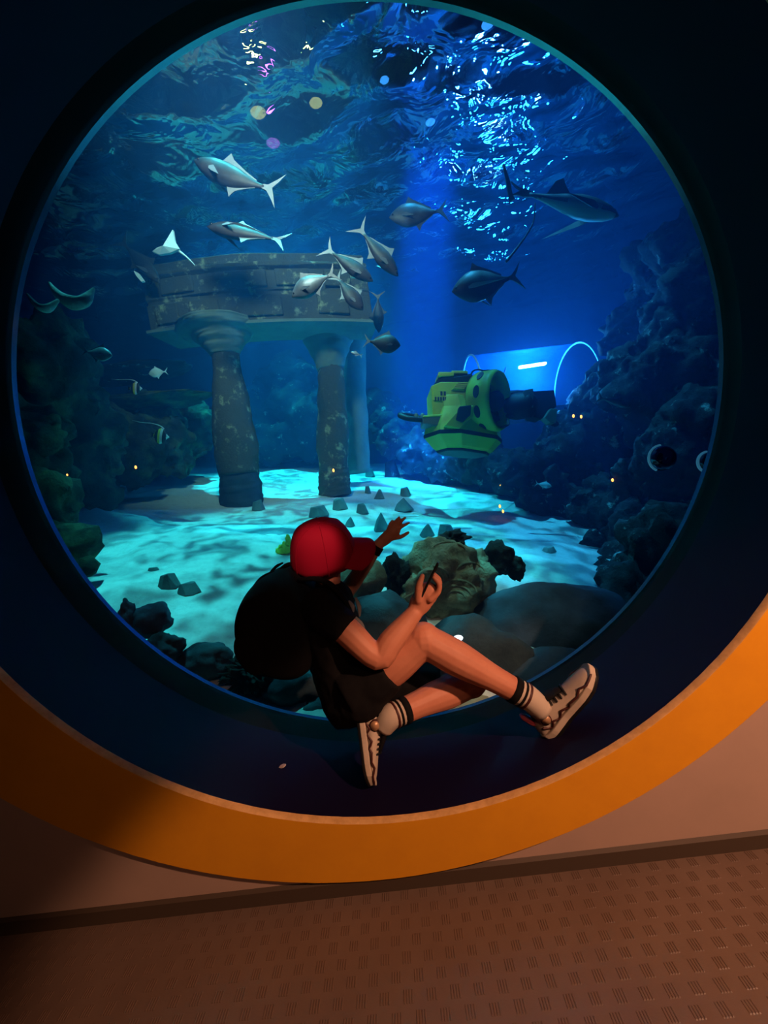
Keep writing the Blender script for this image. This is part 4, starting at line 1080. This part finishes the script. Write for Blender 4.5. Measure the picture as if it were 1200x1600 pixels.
# ---- shoes (local: x heel to toe, z up, y to the side)
def shoe(heel, toe, updir, side_cam, label):
    fx = (toe - heel).normalized(); Ls = (toe - heel).length / .30
    up = (updir - fx * updir.dot(fx)).normalized(); sd = up.cross(fx)
    if (sd.y < 0) != side_cam: pass
    root = empty('shoe', heel); root.parent = per; root.matrix_parent_inverse = Matrix.Identity(4); root.matrix_basis = Matrix.Translation(heel - Vector(per.location)); root['label'] = label
    def P(x, y, z): return heel + (fx * x + sd * y + up * z) * Ls
    xs = [0, .015, .05, .10, .15, .20, .25, .285, .30]
    wd_ = [.016, .030, .036, .038, .043, .049, .048, .034, .012]
    ht = [.055, .082, .098, .098, .080, .066, .056, .046, .034]
    mb = MB(); rings = []; n = 16
    for x, w, h in zip(xs, wd_, ht):
        ring_ = []
        for i in range(n):
            a = 2 * math.pi * i / n; s, c = math.sin(a), math.cos(a)
            y = w * (abs(c) ** .75) * (1 if c > 0 else -1) * (1 - .35 * max(0, s)); z = .024 + (h - .024) * (.5 + .5 * s)
            ring_.append(P(x, y, z))
        rings.append(ring_)
    up_ = mb.loft(rings).build('upper', M['shoe'], root)
    md = up_.modifiers.new('sub', 'SUBSURF'); md.levels = 2; md.render_levels = 2
    # midsole and outsole
    out = []
    m_ = 22
    X_ = list(np.linspace(0, 1, m_))
    def wid(t): return float(np.interp(t * .306, [0, .01, .05, .12, .2, .25, .29, .306], [.012, .031, .040, .040, .052, .052, .034, .008]))
    o2 = [(t * .312 - .006, wid(t)) for t in X_] + [(t * .312 - .006, -wid(t)) for t in X_[::-1]]
    def zc(x): return .010 * max(0, (x - .2) / .1) ** 2 + .004 * max(0, (.03 - x) / .03)
    bevel(MB().prism(o2, 0.010, .034, lambda u, v, h: P(u, v, h + zc(u))).build('midsole', M['shoe'], root, smooth=False), .004)
    bevel(MB().prism([(u * 1.005, v * 1.03) for u, v in o2], 0.0, .012, lambda u, v, h: P(u, v, h + zc(u))).build('outsole', M['blackshiny'], root, smooth=False), .003)
    # tongue, collar, laces
    MB().tube([P(.055, 0, .10), P(.09, 0, .112), P(.13, 0, .096), P(.17, 0, .078)], [.034, .034, .028, .020], n=12, flat=.5, up=up).build('tongue', M['black'], root)
    MB().tube([P(.018, 0, .088), P(.018, 0, .118)], [.022, .020], n=12, flat=.5, up=fx).build('heel_tab', M['pink'], root)
    for k in range(5):
        x = .105 + .019 * k; z = np.interp(x, xs, ht) + .004
        MB().tube([P(x, -.030, z - .012), P(x + .006, 0, z + .004), P(x, .030, z - .012)], .0042, n=6).build('lace', M['blackshiny'], root)
    for sg in (-1, 1):
        def S(x, z, o=.0): # on the flank
            w = float(np.interp(x, xs, wd_)); h = float(np.interp(x, xs, ht)); s = max(-1, min(1, (z - .024) / (h - .024) * 2 - 1))
            c = math.sqrt(max(0, 1 - s * s)); return P(x, sg * (w * (c ** .75) * (1 - .35 * max(0, s)) + .002 + o), z)
        dl = MB().tube([S(.068, .072, -.006), S(.068, .072, .008)], [.0185, .0175], n=16, sub=1, round_ends=False).build('dial', M['dial'], root)
        MB().tube([S(.068, .072, -.006), S(.068, .072, .005)], [.0225, .0220], n=16, sub=1, round_ends=False).build('dial_ring', M['maroon'], dl)
        zig = [(.035, .060), (.055, .034), (.075, .050), (.098, .034), (.125, .052), (.150, .036), (.165, .046), (.20, .040), (.225, .048), (.25, .038), (.285, .037)]
        MB().tube([S(x, z) for x, z in zig], .0048, n=6, sub=2).build('zigzag_trim', M['maroon'], root)
    return root
shoe(at(860, 1154, .205), at(936, 1050, .17), (C_U * .72 - C_R * .70), True, 'pale sneaker propped on the curved reveal')
sock(J['rank'], J['rknee'], at(848, 1110, .19))
shoe(at(556, 1106, .20), at(572, 1226, .14), (C_R * 1.0 + C_U * .12), False, 'pale sneaker tucked toe-down under the knee')
sock(J['lank'], J['lknee'], at(598, 1134, .19))

# ---- wristband
w0 = J['lwri'].lerp(J['lelb'], .04); w1 = J['lwri'].lerp(J['lelb'], .20)
MB().tube([w0, w1], [.032, .034], n=16, sub=1, round_ends=False).build('wristband', M['black'], per)

# ================================================================== PHONE
pc = at(672, 905, YP); pz = (C_U * .90 + C_R * .43).normalized(); px_ = (pc - CAM).normalized(); px_ = (px_ - pz * px_.dot(pz)).normalized(); pn = px_.cross(pz)
PM = Matrix((px_, pn, pz)).transposed()
ph = empty('phone', pc, 'thin dark phone held upright in the visitor\'s hand', 'phone')
bevel(MB().box(pc, (.072, .0085, .150), PM).build('case', M['blackshiny'], ph, smooth=False), .003)
M['screen'] = mat('dark_phone_screen', (0.01, 0.01, 0.012), .1)
MB().box(pc - pn * .0046, (.066, .0008, .142), PM).build('screen', M['screen'], ph, smooth=False)
MB().box(pc + pn * .0055 + pz * .05 + px_ * .018, (.026, .003, .030), PM).build('camera_bump', M['dark'], ph, smooth=False)

# ================================================================== BACKPACK
bpk = empty('backpack', at(440, 1045, .33), 'bulging black backpack worn on the visitor\'s back', 'backpack')
out = [(455, 884), (428, 890), (400, 908), (384, 938), (379, 965), (385, 996), (405, 1022), (432, 1041), (462, 1045), (482, 1042), (500, 1026), (505, 985), (500, 930), (485, 900)]
cen = Vector((0, 0, 0)); P2 = [at(u, v, .33) for u, v in out]
for p in P2: cen += p / len(P2)
mb = MB(); rings = []
for dy, s in ((-.185, .62), (-.178, .78), (-.150, .92), (-.09, 1.0), (0, 1.0), (.09, 1.0), (.150, .92), (.178, .78), (.185, .62)):
    rings.append([cen + (p - cen) * s + Vector((0, dy, 0)) for p in P2])
pk = mb.loft(rings).build('pack_body', M['black'], bpk)
md = pk.modifiers.new('sub', 'SUBSURF'); md.levels = 2; md.render_levels = 2
mb = MB(); o3 = [at(u, v, .33) for u, v in ((392, 960), (384, 990), (405, 1020), (428, 1036), (440, 1000), (425, 965))]
c3 = sum(o3, Vector((0, 0, 0))) / 6
fp = MB().loft([[c3 + (p - c3) * s + Vector((0, dy, 0)) for p in o3] for dy, s in ((-.20, .7), (-.19, 1.0), (.0, 1.1), (.19, 1.0), (.20, .7))]).build('front_pocket', M['black'], bpk)
fp.modifiers.new('sub', 'SUBSURF').levels = 2
MB().tube([at(u, v, .30) for u, v in ((428, 893), (408, 903), (392, 925), (384, 950))], .006, n=6).build('zipper', M['blackshiny'], bpk)
MB().tube([at(u, v, .26) for u, v in ((384, 950), (379, 958), (377, 972))], [.004, .006, .004], n=6).build('zipper_pull', M['blackshiny'], bpk)
MB().tube([at(u, v, .33) for u, v in ((424, 893), (432, 885), (441, 880))], [.006, .007, .005], n=6).build('compression_strap', M['black'], bpk)
MB().tube([at(u, v, .33) for u, v in ((436, 893), (446, 884), (458, 881), (470, 884), (478, 895))], .0095, n=8).build('carry_handle', M['black'], bpk)
for Y0 in (.215, .445):
    MB().tube([at(470, 905, Y0), at(497, 905, Y0), at(522, 918, Y0), at(543, 945, Y0), at(552, 985, Y0), at(535, 1015, Y0), at(505, 1030, Y0)], [.016, .022, .024, .022, .018, .012, .010], n=10, flat=.45, up=Vector((0.2, 0, 1))).build('shoulder_strap', M['black'], bpk)

# scrap left on the reveal
sc0 = at(449, 1176, .30)
zz_ = WZ - math.sqrt(R0 * R0 - sc0.x ** 2) + .004
o = MB().prism([(-.014, -.006), (.006, -.010), (.015, .002), (.002, .009), (-.010, .006)], 0, .006, lambda u, v, h: Vector((u, v, h + .2 * u))).build('paper_scrap', M['printw'], label='crumpled pale scrap lying in the navy reveal', cat='litter', smooth=False)
o.location = (sc0.x, .22, zz_)
